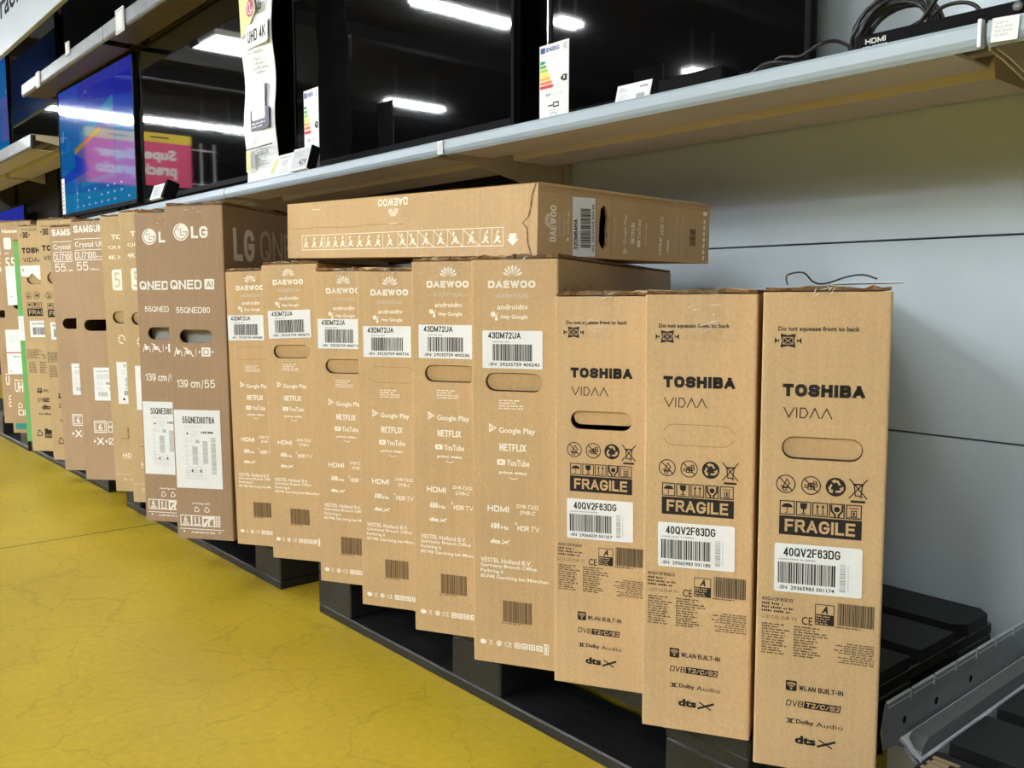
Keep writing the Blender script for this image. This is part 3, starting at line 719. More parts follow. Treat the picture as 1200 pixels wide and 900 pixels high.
# ---- kind C: brown, white print with round face logo, 55 inch
def carton_brown(x, y, lean, seed, label, group):
    w, l, h, K, W = .157, 1.10, .827, 'kraft_l', 'whitel'
    root = tag(place('television_box', x, y, 36.2, lean), label, 'cardboard box', group)
    hole = (.0290, .1190, .4900, .5225)
    mb = MB(); carton_shell(mb, w, l, h, K, hole)
    f = Face(mb, (0, 0, 0), (1, 0, 0), (0, 0, 1))
    c = (.0440, .7585); f.disc(c, .0210, W); f.arc(c, .0178, .0020, 100, 360, K, 1); f.line([(c[0], c[1] + .009), (c[0], c[1] - .007), (c[0] + .007, c[1] - .007)], .0019, K, 1)
    f.disc((c[0] - .008, c[1] + .007), .0024, K, 1, 12); f.line([(c[0] + .006, c[1]), (c[0] + .0175, c[1])], .0019, K, 1)
    f.cap('LG', .0715, .7430, .1170, .7715, W, .22)
    f.cap('QNED', .0093, .6205, .0950, .6435, W, .20); f.rrect(.1025, .6200, .1290, .6450, .003, W); f.text('AI', .1070, .6250, .1245, .6400, K, .01, 1)
    f.cap('55QNED80', .0226, .5628, .1150, .5772, W, .14)
    # carry symbols
    for u in (.0135, .0410):
        f.disc((u + .006, .4755), .0026, W, 0, 10); f.line([(u, .458), (u + .003, .470), (u + .018, .470), (u + .021, .458)], .0022, W); f.rect(u + .005, .462, u + .014, .4725, W)
    f.line([(.040, .479), (.066, .457)], .0025, W); f.rect(.0720, .457, .0735, .477, W)
    f.rrect(.0880, .4570, .1120, .4790, .002, W); f.frame(.0930, .4615, .1070, .4745, .0018, K, 1); f.tri((.0835, .468), .008, .006, W, 0, -90); f.tri((.1165, .468), .008, .006, W, 0, 90)
    f.cap('139', .0166, .3800, .0470, .4000, W, .13); f.text('cm', .0540, .3800, .0800, .3945, W, .018); f.line([(.0850, .378), (.0885, .399)], .0018, W); f.cap('55', .0920, .3800, .1210, .4000, W, .13)
    f.text('www.lg.com', .0453, .0868, .0948, .0935, W, .02)
    sym_recycle_line(f, (.0575, .0745), .0085, W); sym_recycle_line(f, (.0855, .0745), .0085, W)
    u = .0105
    for k in range(4):
        wd = .0330 if k < 3 else .0180
        f.frame(u, .0325, u + wd - .0015, .0600, .0022, W)
        if k == 0: f.text('6', u + .010, .0430, u + .020, .0570, W, .02); f.rect(u + .0065, .0375, u + .0245, .0395, W); f.rect(u + .0065, .0350, u + .0245, .0362, W); f.rect(u + .0085, .0405, u + .0225, .0420, W)
        if k == 1:
            for d in (.010, .021): f.rect(u + d - .0018, .040, u + d + .0018, .0560, W)
            f.rect(u + .007, .0355, u + .0245, .0385, W)
        if k == 2: f.rect(u, .0520, u + .0315, .0600, W); f.line([(u + .003, .034), (u + .012, .045), (u + .022, .052)], .006, W); f.rect(u + .014, .034, u + .019, .050, W)
        if k == 3: f.rect(u, .0450, u + .0165, .0480, W); f.frame(u + .004, .050, u + .013, .057, .002, W); f.frame(u + .004, .036, u + .013, .043, .002, W)
        u += wd - .0015
    f.rect(.0090, .0240, .1320, .0258, W); f.text('CLAMP BELOW LINE', .0400, .0145, .1060, .0190, W, .03); f.tri((.0205, .0175), .007, .005, W, 0, 180); f.tri((.1190, .0175), .007, .005, W, 0, 180)
    # long side: big outline letters
    s = Face(mb, (w, 0, 0), (0, 1, 0), (0, 0, 1))
    s.cap('LG', .045, .690, .148, .770, 'whitel', .20); s.cap('QNED', .176, .692, .420, .772, 'greyink', .13)
    s.text('AI', .455, .692, .520, .772, 'greyink', .01); s.text('139 cm / 55', .05, .50, .30, .54, 'greyink')
    carton = mb.build('carton', root)
    def lab(f0):
        f = f0.sub(.0059, .1285, 0.3)
        f.rect(0, 0, .1270, .1960, 'paper')
        f.cap('55QNED80T6A', .0230, .1625, .1110, .1790, 'ink', .13, 1)
        f.micro(.026, .150, .110, .158, 2, 'lightgrey_print', 3, 1); f.frame(.0260, .1260, .0450, .1450, .0006, 'lightgrey_print', 1); f.disc((.0350, .1370), .0026, 'ink', 1, 8)
        f.micro(.047, .128, .072, .146, 7, 'lightgrey_print', 4, 1); f.text('HDMI', .0730, .1375, .1060, .1430, 'ink', .04, 1)
        f.ring((.0320, .1190), .0042, .0008, 'grey_print', 1); f.micro(.040, .114, .054, .122, 2, 'lightgrey_print', 9, 1); f.text('36', .0560, .1130, .0680, .1230, 'grey_print', .05, 1)
        f.barcode_v(.0470, .0590, .0620, .1050, 'grey_print', 40, 3, 1); f.barcode_v(.0760, .0620, .0900, .1210, 'grey_print', 50, 4, 1); f.barcode_v(.0990, .0370, .1120, .1300, 'grey_print', 70, 5, 1)
        for k in range(5): f.ring((.0310, .060 + k * .0115), .0032, .0006, 'grey_print', 1)
        for u0 in (.0380, .0620): f.ring((u0, .0430), .0115, .0007, 'grey_print', 1); f.frame(u0 - .007, .0385, u0 + .002, .0450, .0009, 'grey_print', 1); f.rect(u0 + .005, .0400, u0 + .0085, .0470, 'ink', 1)
        f.micro(.026, .022, .100, .034, 3, 'lightgrey_print', 7, 1)
    sticker(root, lab)
    mb2 = MB(); mb2.box((.020, .030, .470), (.140, .060, .545), 'foam'); mb2.build('foam_padding', carton)
    tops(root, w, l, h, K, seed, .040)
    return root

# ---- kind D: pale brown, white print with ruled lines, black hand hole, 55 inch
def carton_ruled(x, y, lean, h, seed, label, group):
    w, l, K, W = .165, 1.08, 'kraft_s', 'whitel'
    root = tag(place('television_box', x, y, 36.2, lean), label, 'cardboard box', group)
    hole = (.0304, .1360, .4900, .5265)
    mb = MB(); carton_shell(mb, w, l, h, K, hole)
    f = Face(mb, (0, 0, 0), (1, 0, 0), (0, 0, 1))
    f.cap('SAMSUNG', .0130, .8060, .1390, .8290, W, .22)
    for v in (.7850, .7495, .7175): f.rect(.0130, v, .1500, v + .0022, W)
    f.text('Crystal UHD', .0145, .7550, .1430, .7775, W, .008); f.cap('DU7100', .0125, .7220, .0900, .7450, W, .12); f.micro(.092, .724, .140, .732, 1, W, 4)
    f.cap('55', .0160, .6850, .0590, .7130, W, .12); f.text('138cm', .0640, .6845, .1000, .6930, W)
    f.frame(.0440, .1560, .0910, .1960, .003, W); f.frame(.0500, .1620, .0850, .1900, .002, W); f.text('6', .0600, .1660, .0750, .1860, W, .02)
    for v in (.176, .158): f.frame(.0960, v, .1140, v + .018, .0025, W)
    f.text('X', .0500, .1165, .0800, .1400, W, .02); f.tri((.0450, .128), .012, .010, W, 0, -90); f.tri((.0850, .128), .012, .010, W, 0, 90); f.frame(.0960, .1180, .1180, .1390, .003, W); f.line([(.098, .120), (.116, .138)], .003, W)
    carton = mb.build('carton', root)
    def lab(f0):
        f = f0.sub(.0545, .2630, -.3)
        f.rect(0, 0, .0900, .1080, 'paper'); f.micro(.010, .092, .070, .099, 1, 'grey_print', 2, 1); f.barcode(.010, .070, .075, .086, 'lightgrey_print', 30, 6, 1)
        f.rect(.044, .052, .060, .060, 'grey_print', 1); f.micro(.010, .050, .040, .062, 2, 'lightgrey_print', 3, 1); f.rect(.056, .034, .068, .043, 'grey_print', 1); f.micro(.01, .030, .05, .045, 3, 'lightgrey_print', 5, 1); f.barcode(.014, .014, .050, .028, 'grey_print', 24, 8, 1)
    sticker(root, lab)
    tops(root, w, l, h, K, seed, .03)
    return root

# ---- kind E: olive tan, faint white print, round hand hole
def carton_olive(x, y, lean, h, seed, label, group):
    w, l, K, W = .143, 1.05, 'kraft_c', 'white'
    root = tag(place('television_box', x, y, 36.2, lean), label, 'cardboard box', group)
    hole = (.0264, .1100, .5200, .5570)
    mb = MB(); carton_shell(mb, w, l, h, K, hole)
    f = Face(mb, (0, 0, 0), (1, 0, 0), (0, 0, 1))
    f.text('TCL', .0374, .7735, .0850, .7880, W, .04); f.text('QLED', .0261, .7440, .0900, .7550, W, .01); f.text('4K HDR', .0240, .7130, .1050, .7265, W, .01)
    f.rrect(.0327, .6200, .0980, .6830, .008, W); f.text('55', .0400, .6290, .0900, .6740, 'greyink', .0, 1)
    for a in range(0, 300, 40): f.disc((.0530 + .010 * math.cos(R(a)), .4715 + .012 * math.sin(R(a))), .0028, W, 0, 8)
    f.barcode_v(.0540, .1650, .0600, .1980, 'brownink', 14, 3); f.rect(.0300, .1645, .0600, .1660, 'brownink')
    f.text('HDR', .0337, .1065, .0800, .1195, W, .01); f.rect(.0337, .1035, .08, .1045, W); f.rect(.0020, .0530, w - .002, .0550, 'greyink'); f.micro(.03, .030, .09, .045, 1, 'greyink', 4)
    carton = mb.build('carton', root)
    def lab(f0):
        f = f0.sub(.0300, .2735, 0)
        f.rect(0, 0, .0850, .1285, 'paper'); f.text('TV', .0230, .112, .0330, .1200, 'ink', .02, 1); f.micro(.016, .090, .036, .105, 2, 'lightgrey_print', 3, 1)
        f.barcode_v(.0280, .044, .0380, .082, 'grey_print', 24, 5, 1); f.rect(.022, .026, .036, .040, 'grey_print', 1); f.disc((.0200, .0140), .004, 'ink', 1, 10)
    sticker(root, lab)
    flap_part(hole, carton, K, .003, .010)
    tops(root, w, l, h, K, seed, .05)
    return root

# ---- kind F: tall version of kind A at the far end
def carton_far_black(x, y, lean, h, seed, torn, label, group):
    w, l, K, I = .165, 1.06, 'kraft_c', 'ink'  # darker olive board also stands for light falling off down the row
    root = tag(place('television_box', x, y, 36.2, lean), label, 'cardboard box', group)
    hole = (.0300, .1300, .6470, .6880)
    mb = MB(); carton_shell(mb, w, l, h, K, hole)
    f = Face(mb, (0, 0, 0), (1, 0, 0), (0, 0, 1))
    f.text('Do not squeeze front to back', .0212, .8505, .1450, .8580, I, .015); sym_squeeze(f, .0162, .8220, .0564, .8462, I, K)
    f.cap('TOSHIBA', .0165, .7650, .1450, .7860, I, .27); f.text('VIDAA', .0194, .7310, .1060, .7480, I)
    sym_hand(f, (.0320, .6045), .0140, I); sym_stack(f, (.0700, .6045), .0140, I); sym_recycle_disc(f, (.1080, .6045), .0140, I, K)
    for k, kind in enumerate(('umbrella', 'glass', 'arrows', 'hands', 'box')): sym_handling(f, .0220 + k * .0246, .5545, .0228, kind, I)
    f.rect(.0220, .5250, .1460, .5530, I); f.cap('FRAGILE', .0290, .5310, .1380, .5480, K, .19, 1)
    f.micro(.0080, .360, .090, .398, 6, I, 3); f.micro(.012, .305, .055, .350, 7, I, 4); f.micro(.062, .305, .100, .350, 7, I, 5); f.text('CE', .075, .360, .090, .372, I)
    sym_wifi(f, .0420, .2270, .0200, I, K); f.text('WLAN', .0660, .2300, .1150, .2420, I, .02); f.text('DVB', .0400, .1925, .0690, .2080, I, .01, shear=.2); f.rect(.0700, .192, .1300, .2085, I); f.text('T2/C/S2', .0730, .195, .1270, .2055, K, .02, 1)
    f.text('dts', .0569, .1630, .1000, .1820, I, .05); f.text('Dolby', .0440, .1395, .0980, .1500, I, .03)
    sym_recycle_line(f, (.0400, .0690), .0150, I); f.rect(.0630, .0520, .1150, .0830, I); f.micro(.068, .056, .110, .068, 2, K, 6, 1); f.rect(.0630, .0830, .0780, .0880, I)
    carton = mb.build('carton', root)
    def lab(f):
        f.rect(.0300, .4440, .1180, .5070, 'paper'); f.text('55QV2F63', .0380, .4900, .0980, .5000, 'ink', .01, 1); f.barcode(.0420, .4530, .1000, .4820, 'ink', 36, seed, 1)
    sticker(root, lab)
    if torn:
        def lab2(f):
            f.poly([(.0060, .6800), (.0380, .6740), (.0560, .6900), (.0850, .6640), (.1250, .6640), (.1250, .7180), (.0060, .7180)], 'paper'); f.micro(.015, .690, .07, .710, 3, 'lightgrey_print', 3, 1); f.rect(.012, .697, .02, .707, 'grey_print', 1)
        sticker(root, lab2, 'torn_sticker')
    flap_part(hole, carton, K, .003, .008)
    tops(root, w, l, h, K, seed, .03)
    return root

def carton_far_white(x, y, lean, h, seed, label, group, tape_strip, holes):
    w, l, K, W = .165, 1.00, 'kraft_h', 'white'
    root = tag(place('television_box', x, y, 36.2, lean), label, 'cardboard box', group)
    mb = MB(); carton_shell(mb, w, l, h, K, holes)
    f = Face(mb, (0, 0, 0), (1, 0, 0), (0, 0, 1))
    f.text('Hisense', .0180, h - .052, .0950, h - .036, W, .02); f.rrect(.0230, h - .122, .0600, h - .072, .008, W); f.micro(.024, h - .143, .06, h - .135, 1, W, 3)
    f.text('55', .0240, h - .204, .0750, h - .157, W, .01); f.text('UHD', .0260, .180, .090, .225, W, .02); f.micro(.026, .228, .080, .238, 1, W, 5)
    sym_recycle_line(f, (.046, .120), .014, W); f.frame(.034, .078, .062, .102, .004, W); f.frame(.066, .078, .094, .102, .004, W); f.frame(.098, .078, .126, .102, .004, W)
    f.micro(.02, .28, .14, .36, 9, 'faintink', 9)
    if tape_strip: f.rect(.016, .016, .150, .042, 'teal', 1)
    carton = mb.build('carton', root)
    if tape_strip:
        def lab(f):
            f.rect(.0230, .5620, .0900, .7300, 'paper'); f.micro(.03, .69, .08, .72, 3, 'lightgrey_print', 3, 1); f.disc((.045, .60), .004, 'grey_print', 1, 8)
        def lab2(f):
            f.rect(-.003, .2600, .1000, .4550, 'paper'); f.micro(.01, .40, .09, .44, 4, 'lightgrey_print', 4, 1); f.rect(-.003, .3520, .1, .3570, 'red', 1); f.micro(.03, .33, .09, .345, 1, 'grey_print', 6, 1); f.disc((.012, .272), .004, 'grey_print', 1, 8)
        sticker(root, lab); sticker(root, lab2)
    tops(root, w, l, h, K, seed, .03)
    return root

# ================================================================== SETTING
def struct(o): o['kind'] = 'structure'; return o

# floor: yellow resin with a saw-cut joint, hairline cracks and scuffs
fm = bpy.data.materials.new('yellow_resin_floor'); fm.use_nodes = True; M['floor'] = fm
nt = fm.node_tree; N = nt.nodes.new; L = nt.links; b = nt.nodes['Principled BSDF']
tc = N('ShaderNodeTexCoord')
def fnoise(s, d=5):
    n = N('ShaderNodeTexNoise'); n.inputs['Scale'].default_value = s; n.inputs['Detail'].default_value = d; n.inputs['Roughness'].default_value = .6
    L.new(tc.outputs['Object'], n.inputs['Vector']); return n
n1 = fnoise(2.2); r1 = N('ShaderNodeValToRGB')
r1.color_ramp.elements[0].position = .3; r1.color_ramp.elements[0].color = (0.46, 0.325, 0.020, 1)
r1.color_ramp.elements[1].position = .72; r1.color_ramp.elements[1].color = (0.62, 0.455, 0.035, 1)
L.new(n1.outputs['Fac'], r1.inputs[0])
n2 = fnoise(60); mr = N('ShaderNodeMapRange'); mr.inputs['From Min'].default_value = .3; mr.inputs['From Max'].default_value = .7; mr.inputs['To Min'].default_value = .90; mr.inputs['To Max'].default_value = 1.08
L.new(n2.outputs['Fac'], mr.inputs['Value'])
vo = N('ShaderNodeTexVoronoi'); vo.feature = 'DISTANCE_TO_EDGE'; vo.inputs['Scale'].default_value = 5.5
nd = fnoise(3.5, 6); va = N('ShaderNodeVectorMath'); va.operation = 'MULTIPLY_ADD'; va.inputs[1].default_value = (.30, .30, 0)
L.new(nd.outputs['Color'], va.inputs[0]); L.new(tc.outputs['Object'], va.inputs[2]); L.new(va.outputs[0], vo.inputs['Vector'])
ck = N('ShaderNodeMapRange'); ck.inputs['From Min'].default_value = 0; ck.inputs['From Max'].default_value = .018; ck.inputs['To Min'].default_value = .80; ck.inputs['To Max'].default_value = 1
L.new(vo.outputs['Distance'], ck.inputs['Value'])
sx = N('ShaderNodeSeparateXYZ'); L.new(tc.outputs['Object'], sx.inputs[0])
jx = N('ShaderNodeMath'); jx.operation = 'ADD'; jx.inputs[1].default_value = 2.975; L.new(sx.outputs['X'], jx.inputs[0])
pm = N('ShaderNodeMath'); pm.operation = 'PINGPONG'; pm.inputs[1].default_value = 2.5; L.new(jx.outputs[0], pm.inputs[0])
jt = N('ShaderNodeMapRange'); jt.inputs['From Min'].default_value = .003; jt.inputs['From Max'].default_value = .006; jt.inputs['To Min'].default_value = .18; jt.inputs['To Max'].default_value = 1
L.new(pm.outputs[0], jt.inputs['Value'])
p1 = N('ShaderNodeMath'); p1.operation = 'MULTIPLY'; L.new(mr.outputs[0], p1.inputs[0]); L.new(ck.outputs[0], p1.inputs[1])
p2 = N('ShaderNodeMath'); p2.operation = 'MULTIPLY'; L.new(p1.outputs[0], p2.inputs[0]); L.new(jt.outputs[0], p2.inputs[1])
vs = N('ShaderNodeVectorMath'); vs.operation = 'SCALE'; L.new(r1.outputs[0], vs.inputs[0]); L.new(p2.outputs[0], vs.inputs['Scale']); L.new(vs.outputs[0], b.inputs['Base Color'])
rr = N('ShaderNodeMapRange'); rr.inputs['To Min'].default_value = .30; rr.inputs['To Max'].default_value = .46; L.new(n1.outputs['Fac'], rr.inputs['Value']); L.new(rr.outputs[0], b.inputs['Roughness'])
bp = N('ShaderNodeBump'); bp.inputs['Strength'].default_value = .15; bp.inputs['Distance'].default_value = .003; L.new(n2.outputs['Fac'], bp.inputs['Height']); L.new(bp.outputs[0], b.inputs['Normal'])
mb = MB(); mb.box((-26, -14, -.1), (8, 2.1, 0), 'floor'); struct(mb.build('floor'))

# back panels of the shelving: pale blue-grey steel in the near bay, charcoal further left
M['panel'] = mat('pale_blue_grey_panel', (0.56, 0.645, 0.70), 0.42, metal=0.1, noise=(4, 0.04, (1, 1, 1)))
M['seam'] = mat('panel_seam', (0.06, 0.065, 0.07), 0.6, noise=(30, 0.1, (1, 1, 1)))
mb = MB(); z = 0.067
mb.box((-26, 1.86, 0), (8, 2.0, 4.2), 'seam')
zs = [0.0] + [0.067 + .4 * k for k in range(10)]
for a, c in zip(zs[:-1], zs[1:]):
    for x0, x1 in ((-1.9, -.57), (-.57, .76), (.76, 2.09)):
        mb.box((x0 + .0015, 1.842, a + .0018), (x1 - .0015, 1.86, c - .0018), 'panel', .0012)
    for k in range(7):
        x1 = -1.9 - 1.33 * k; key = 'panel' if (c < 1.1 and k < 2) else 'charcoal'
        mb.box((x1 - 1.33 + .002, 1.842, a + .0018), (x1 - .002, 1.86, c - .0018), key, .0012)
struct(mb.build('wall_back'))
M['ceil'] = mat('grey_ceiling', (0.012, 0.012, 0.012), 0.8, noise=(0.8, 0.3, (1, 4, 1)))
mb = MB(); mb.box((-26, -14, 4.2), (8, 2.0, 4.3), 'ceil')
for k in range(9): mb.box((-26 + k * 3.9, -14, 4.02), (-25.85 + k * 3.9, 1.9, 4.2), 'ceil')
struct(mb.build('ceiling'))

# ceiling lights (left rows seen mirrored in the dark screens; rightmost rows added for brightness)
for li, (X, ys) in enumerate(LIGHTS):
    for Y, hl in ys:
        root = tag(empty('ceiling_light', (X, Y, LIGHT_Z)), 'long twin tube ceiling light above the aisle, left rows seen mirrored, rightmost added for brightness', 'ceiling light', 'twin tube ceiling lights')
        mb = MB(); mb.prism([(-.10, .02), (.10, .02), (.07, .07), (-.07, .07)], -hl, hl, 1, 'lamp_body'); mb.build('housing', root)
        for s in (-1, 1):
            mb = MB(); mb.tube([(s * .055, -hl + .02, 0), (s * .055, hl - .02, 0)], .018, 'tube', 6); mb.build('tube', root)
        for y in (-hl * .7, hl * .7):
            mb = MB(); mb.tube([(0, y, .07), (0, y, .58)], .004, 'lamp_body', 5); mb.build('hanger', root)
root = tag(empty('panel_light', (-8.8, -.75, 3.2)), 'square ceiling panel light mirrored above the pink banner reflection', 'ceiling light')
mb = MB(); mb.box((-.33, -.33, 0), (.33, .33, .05), 'lamp_body', .004); mb.build('housing', root)
mb = MB(); mb.face([(-.29, .29, -.001), (.29, .29, -.001), (.29, -.29, -.001), (-.29, -.29, -.001)], 'panel_glow'); mb.build('diffuser', root)
for x in (-.28, .28):
    mb = MB(); mb.tube([(x, 0, .05), (x, 0, .98)], .004, 'lamp_body', 5); mb.build('hanger', root)

# ================================================================== PALLETS
def pallet(x0, y0, label, broken=False, squash=1.0):
    root = tag(empty('wooden_pallet', (x0, y0, 0)), label, 'pallet', 'black wooden pallets')
    rnd = random.Random(int(abs(x0) * 100))
    for k in range(5):
        a = k * .1675; mb = MB(); cut = .022 if k == 4 else .004
        prof = [(0, a + cut), (cut, a), (1.2 - cut, a), (1.2, a + cut), (1.2, a + .13 - cut), (1.2 - cut, a + .13), (cut, a + .13), (0, a + .13 - cut)]
        mb.prism([(p[0], p[1]) for p in prof], .122, .144, 2, 'black_wood')
        mb.build('top_board', root)
    if broken:
        mb = MB()
        for k in range(5):
            mb.box((.004 + .004 * (k % 2), .236 + k * .009, .1265 + .002 * (k % 3)), (.030 + .010 * (k % 3), .244 + k * .009, .1448), 'raw_wood')
        tag(mb.build('splintered_end', root), 'raw splintered pale wood')
    for x in (0, .5275, 1.055):
        mb = MB(); mb.box((x, 0, .100), (x + .145, .8, .122), 'black_wood', .002); mb.build('cross_board', root)
        for y in (0, .3275, .655):
            mb = MB(); mb.box((x, y, .022), (x + .145, min(y + .145, .80), .100), 'black_wood', .003); mb.build('block', root)
    for y in (0, .3275, .655):
        mb = MB(); mb.box((0, y, 0), (1.2, y + .145, .022), 'black_wood', .003); mb.build('bottom_board', root)
    root.scale = (1, 1, squash)
    return root
pallet(-1.877, 1.005, 'black pallet under the nearest cartons, its bare back boards showing at right')
pallet(-3.285, 1.008, 'black wooden pallet under the brown cartons in the middle of the row')
pallet(-4.767, 1.03, 'black wooden pallet under the far ruled-print cartons')
pallet(-5.975, 1.02, 'farthest black wooden pallet at the left edge')
pallet(-.532, .9525, 'black wooden pallet with splintered end, right of the grey steel foot', True, .76)

# ================================================================== CARTON ROW
GA, GB, GC, GD, GE, GF, GH = ('cartons with black FRAGILE print', 'cartons with white print and barcode stickers', 'brown cartons with big white stickers',
    'cartons with ruled white print', 'olive tan cartons', 'far cartons with black print', 'far dull cartons')
carton_black(-.647, .970, .3, .617, 'flap', 174, 'tall tan carton printed FRAGILE in black, nearest and rightmost of the whole row', GA)
carton_black(-.812, .940, .4, .614, 'cut', 180, 'tan carton printed FRAGILE in black with unpunched hand hole, second from the right end', GA)
carton_black(-.999, .945, .3, .611, 'open', 257, 'tan carton printed FRAGILE in black with an open dark hand hole', GA)
carton_white(-1.146, .899, .3, .669, 'flap', 400243, (.0200, .4900, .1020, .0605, 0), 'tan white-printed carton with barcode sticker, touching the black-printed cartons', GB)
carton_white(-1.323, .902, .1, .671, 'flap', 400236, (.0138, .4965, .1020, .0590, 0), 'tan white-printed carton with barcode sticker, second from right of the six alike', GB)
carton_white(-1.504, .900, .15, .657, 'cut', 400736, (.0135, .4890, .1020, .0590, .5), 'tan white-printed carton with barcode sticker, third from right of the six, hand hole still closed', GB)
carton_white(-1.690, .910, .3, .661, 'flap', 400712, (.0085, .4965, .1020, .0615, 0), 'tan white-printed carton with barcode sticker, third from left of six', GB)
carton_white(-1.914, .909, 1.1, .680, 'flap', 400675, (.0150, .5085, .1120, .0625, 1.2), 'tallest tan white-printed carton, its barcode sticker askew, second from left of the six', GB)
carton_white(-2.080, .895, 1.2, .668, 'cut', 400688, (.0030, .4985, .1020, .0600, 0), 'tan white-printed carton with barcode sticker, directly beside the brown carton', GB)
carton_brown(-2.228, .803, .4, 5, 'brown carton with big white sticker, large pale letters on its dark long side', GC)
carton_brown(-2.459, .803, .1, 6, 'brown carton with a big white sticker, half hidden behind its twin', GC)
carton_olive(-2.707, .850, .9, .848, 7, 'olive tan carton with narrow white sticker, next to the brown cartons', GE)
carton_olive(-2.895, .858, 1.3, .848, 8, 'olive tan carton with narrow white sticker, next to the pale brown ruled-print carton', GE)
carton_ruled(-3.145, .839, 1.2, .848, 9, 'pale brown carton with ruled white print and black hand hole, nearer of two', GD)
carton_ruled(-3.363, .831, 1.5, .842, 10, 'pale brown carton with ruled white print and black hand hole, farther of two', GD)
carton_far_black(-3.607, .853, 1.6, .880, 11, False, 'tan carton with black print, mostly hidden behind the ruled-print carton', GF)
carton_far_black(-3.865, .841, 1.4, .873, 12, True, 'tan carton with black print and a torn white sticker, beside the green carton', GF)
# green carton
root = tag(place('television_box', -4.134, .881, 36.2, 1.5), 'slim bright green carton with white sticker among the brown ones at far left', 'cardboard box')
mb = MB(); carton_shell(mb, .12, .95, .832, 'green'); mb.build('carton', root)
def lab(f):
    f.rect(.001, .420, .090, .520, 'paper'); f.micro(.01, .46, .08, .51, 4, 'lightgrey_print', 3, 1)
sticker(root, lab)
for s in ('edge',):
    mb = MB(); mb.box((.001, .001, .8262), (.119, .94, .832), 'edge', .001); mb.build('top_flap', root)
carton_far_white(-4.433, .892, 1.5, .925, 14, 'dull tan carton with teal tape strip at its foot, left of the green carton', GH, True, (.045, .120, .545, .590))
carton_far_white(-4.800, .930, 1.5, .915, 15, 'dull tan carton cut by the left picture edge, last of the row in view', GH, False, (.010, .060, .500, .535))

# carton lying flat on top of the white-printed ones
K, W = 'kraft_d', 'white'
LB, WB, HB = .775, .530, .121
slope = 1.25
root = empty('flat_television_box')
root.matrix_world = Matrix.Translation((-1.135, 1.028, .8180)) @ Matrix.Rotation(R(5.0), 4, 'Z') @ Matrix.Rotation(R(slope), 4, 'Y')
tag(root, 'tan carton lying flat across the tops of the white-printed cartons', 'cardboard box')
mb = MB()
hb = (.1640, .1900, .020, .095)
# shell: x from -LB to 0, y 0..WB, z 0..HB ; right end face (x = 0) carries a torn hand hole
mb.face([(-LB, 0, 0), (0, 0, 0), (0, 0, HB), (-LB, 0, HB)], K); mb.face([(0, WB, 0), (-LB, WB, 0), (-LB, WB, HB), (0, WB, HB)], K)
mb.face([(-LB, WB, 0), (-LB, 0, 0), (-LB, 0, HB), (-LB, WB, HB)], K)
mb.face([(-LB, 0, HB), (0, 0, HB), (0, WB, HB), (-LB, WB, HB)], K); mb.face([(-LB, WB, 0), (0, WB, 0), (0, 0, 0), (-LB, 0, 0)], K)
rnd = random.Random(4)
u0, u1, v0, v1 = hb
loop = [(u0 + .006, v0), (u0 + .016, v0 - .003), (u1 - .004, v0 + .004), (u1 - .001, v0 + .02), (u1 - .004, v0 + .035), (u1, v0 + .05), (u1 - .003, v1 - .014), (u1 - .008, v1 - .002), (u0 + .012, v1), (u0 + .003, v1 - .006), (u0, v1 - .03), (u0, v0 + .01)]
vm = .055
i_r = 5; i_l = 10
mb.face([(0, p[0], p[1]) for p in [(0, vm)] + [loop[10]] + loop[9:4:-1] + [(WB, vm), (WB, HB), (0, HB)]], K)
mb.face([(0, p[0], p[1]) for p in [(0, 0), (WB, 0), (WB, vm)] + [loop[5]] + loop[4::-1] + [loop[11], loop[10]] + [(0, vm)]], K)
for a, c in zip(loop, loop[1:] + loop[:1]): mb.face([(0, *a), (0, *c), (-.006, *c), (-.006, *a)], 'edge')
f = Face(mb, (-LB, 0, 0), (1, 0, 0), (0, 0, 1)); g = f.sub(.4310, .1170, 180)
g.cap('DAEWOO', 0, .002, .0935, .0165, W, .22); shell_logo(f.sub(.3860, .0880, 180), (0, 0), .0125, W)
f.frame(.0590, .0170, .6950, .0500, .0013, W)
cuts = [.0590, .1240, .1480, .2280, .3520, .4000, .4300, .4620, .5080, .5480, .5900, .6350, .6650, .6950]
for c in cuts[2:-1]: f.rect(c, .017, c + .0012, .05, W)
rnd = random.Random(11)
for a, c in zip(cuts[:-1], cuts[1:]):
    n = max(1, int((c - a) / .026)); st = (c - a) / n
    for k in range(n):
        cx = a + st * (k + .5)
        q = rnd.random()
        f.line([(cx - .008, .0235), (cx - .001, .0290), (cx + .007, .0240)], .003, W); f.poly([(cx - .006, .030), (cx, .0255), (cx + .007, .0320), (cx + .001, .0375)], W)
        f.disc((cx + (q - .5) * .008, .0420), .0026, W, 0, 10); f.line([(cx - .004, .036), (cx + (q - .5) * .012, .0455)], .0016, W)
    if .39 < a < .6: f.line([(a, .049), (c, .018)], .0014, W)
f.rect(.7090, .0270, .7260, .0380, W); f.poly([(.7030, .0285), (.7320, .0285), (.7175, .0170)], W)
f.line([(.02, .0640), (.12, .0655), (.25, .0630), (.30, .0660), (.42, .0635)], .0014, 'faintink'); f.line([(.10, .105), (.13, .104)], .0012, W); f.line([(.37, .0650), (.40, .0662)], .0014, W)
s = Face(mb, (0, 0, 0), (0, 1, 0), (0, 0, 1))
def up(u0, v0, u1, v1, t, key=W, bold=0.0, layer=0):         # lettering running up the end face
    q = s.sub(u1, v0, 90); (q.cap(t, 0, 0, v1 - v0, u1 - u0, key, .2, layer) if t in ('DAEWOO', 'NETFLIX', 'HDMI') else q.text(t, 0, 0, v1 - v0, u1 - u0, key, bold, layer))
q = s.sub(.0245, .060, 90); shell_logo(q, (0, 0), .0095, W)
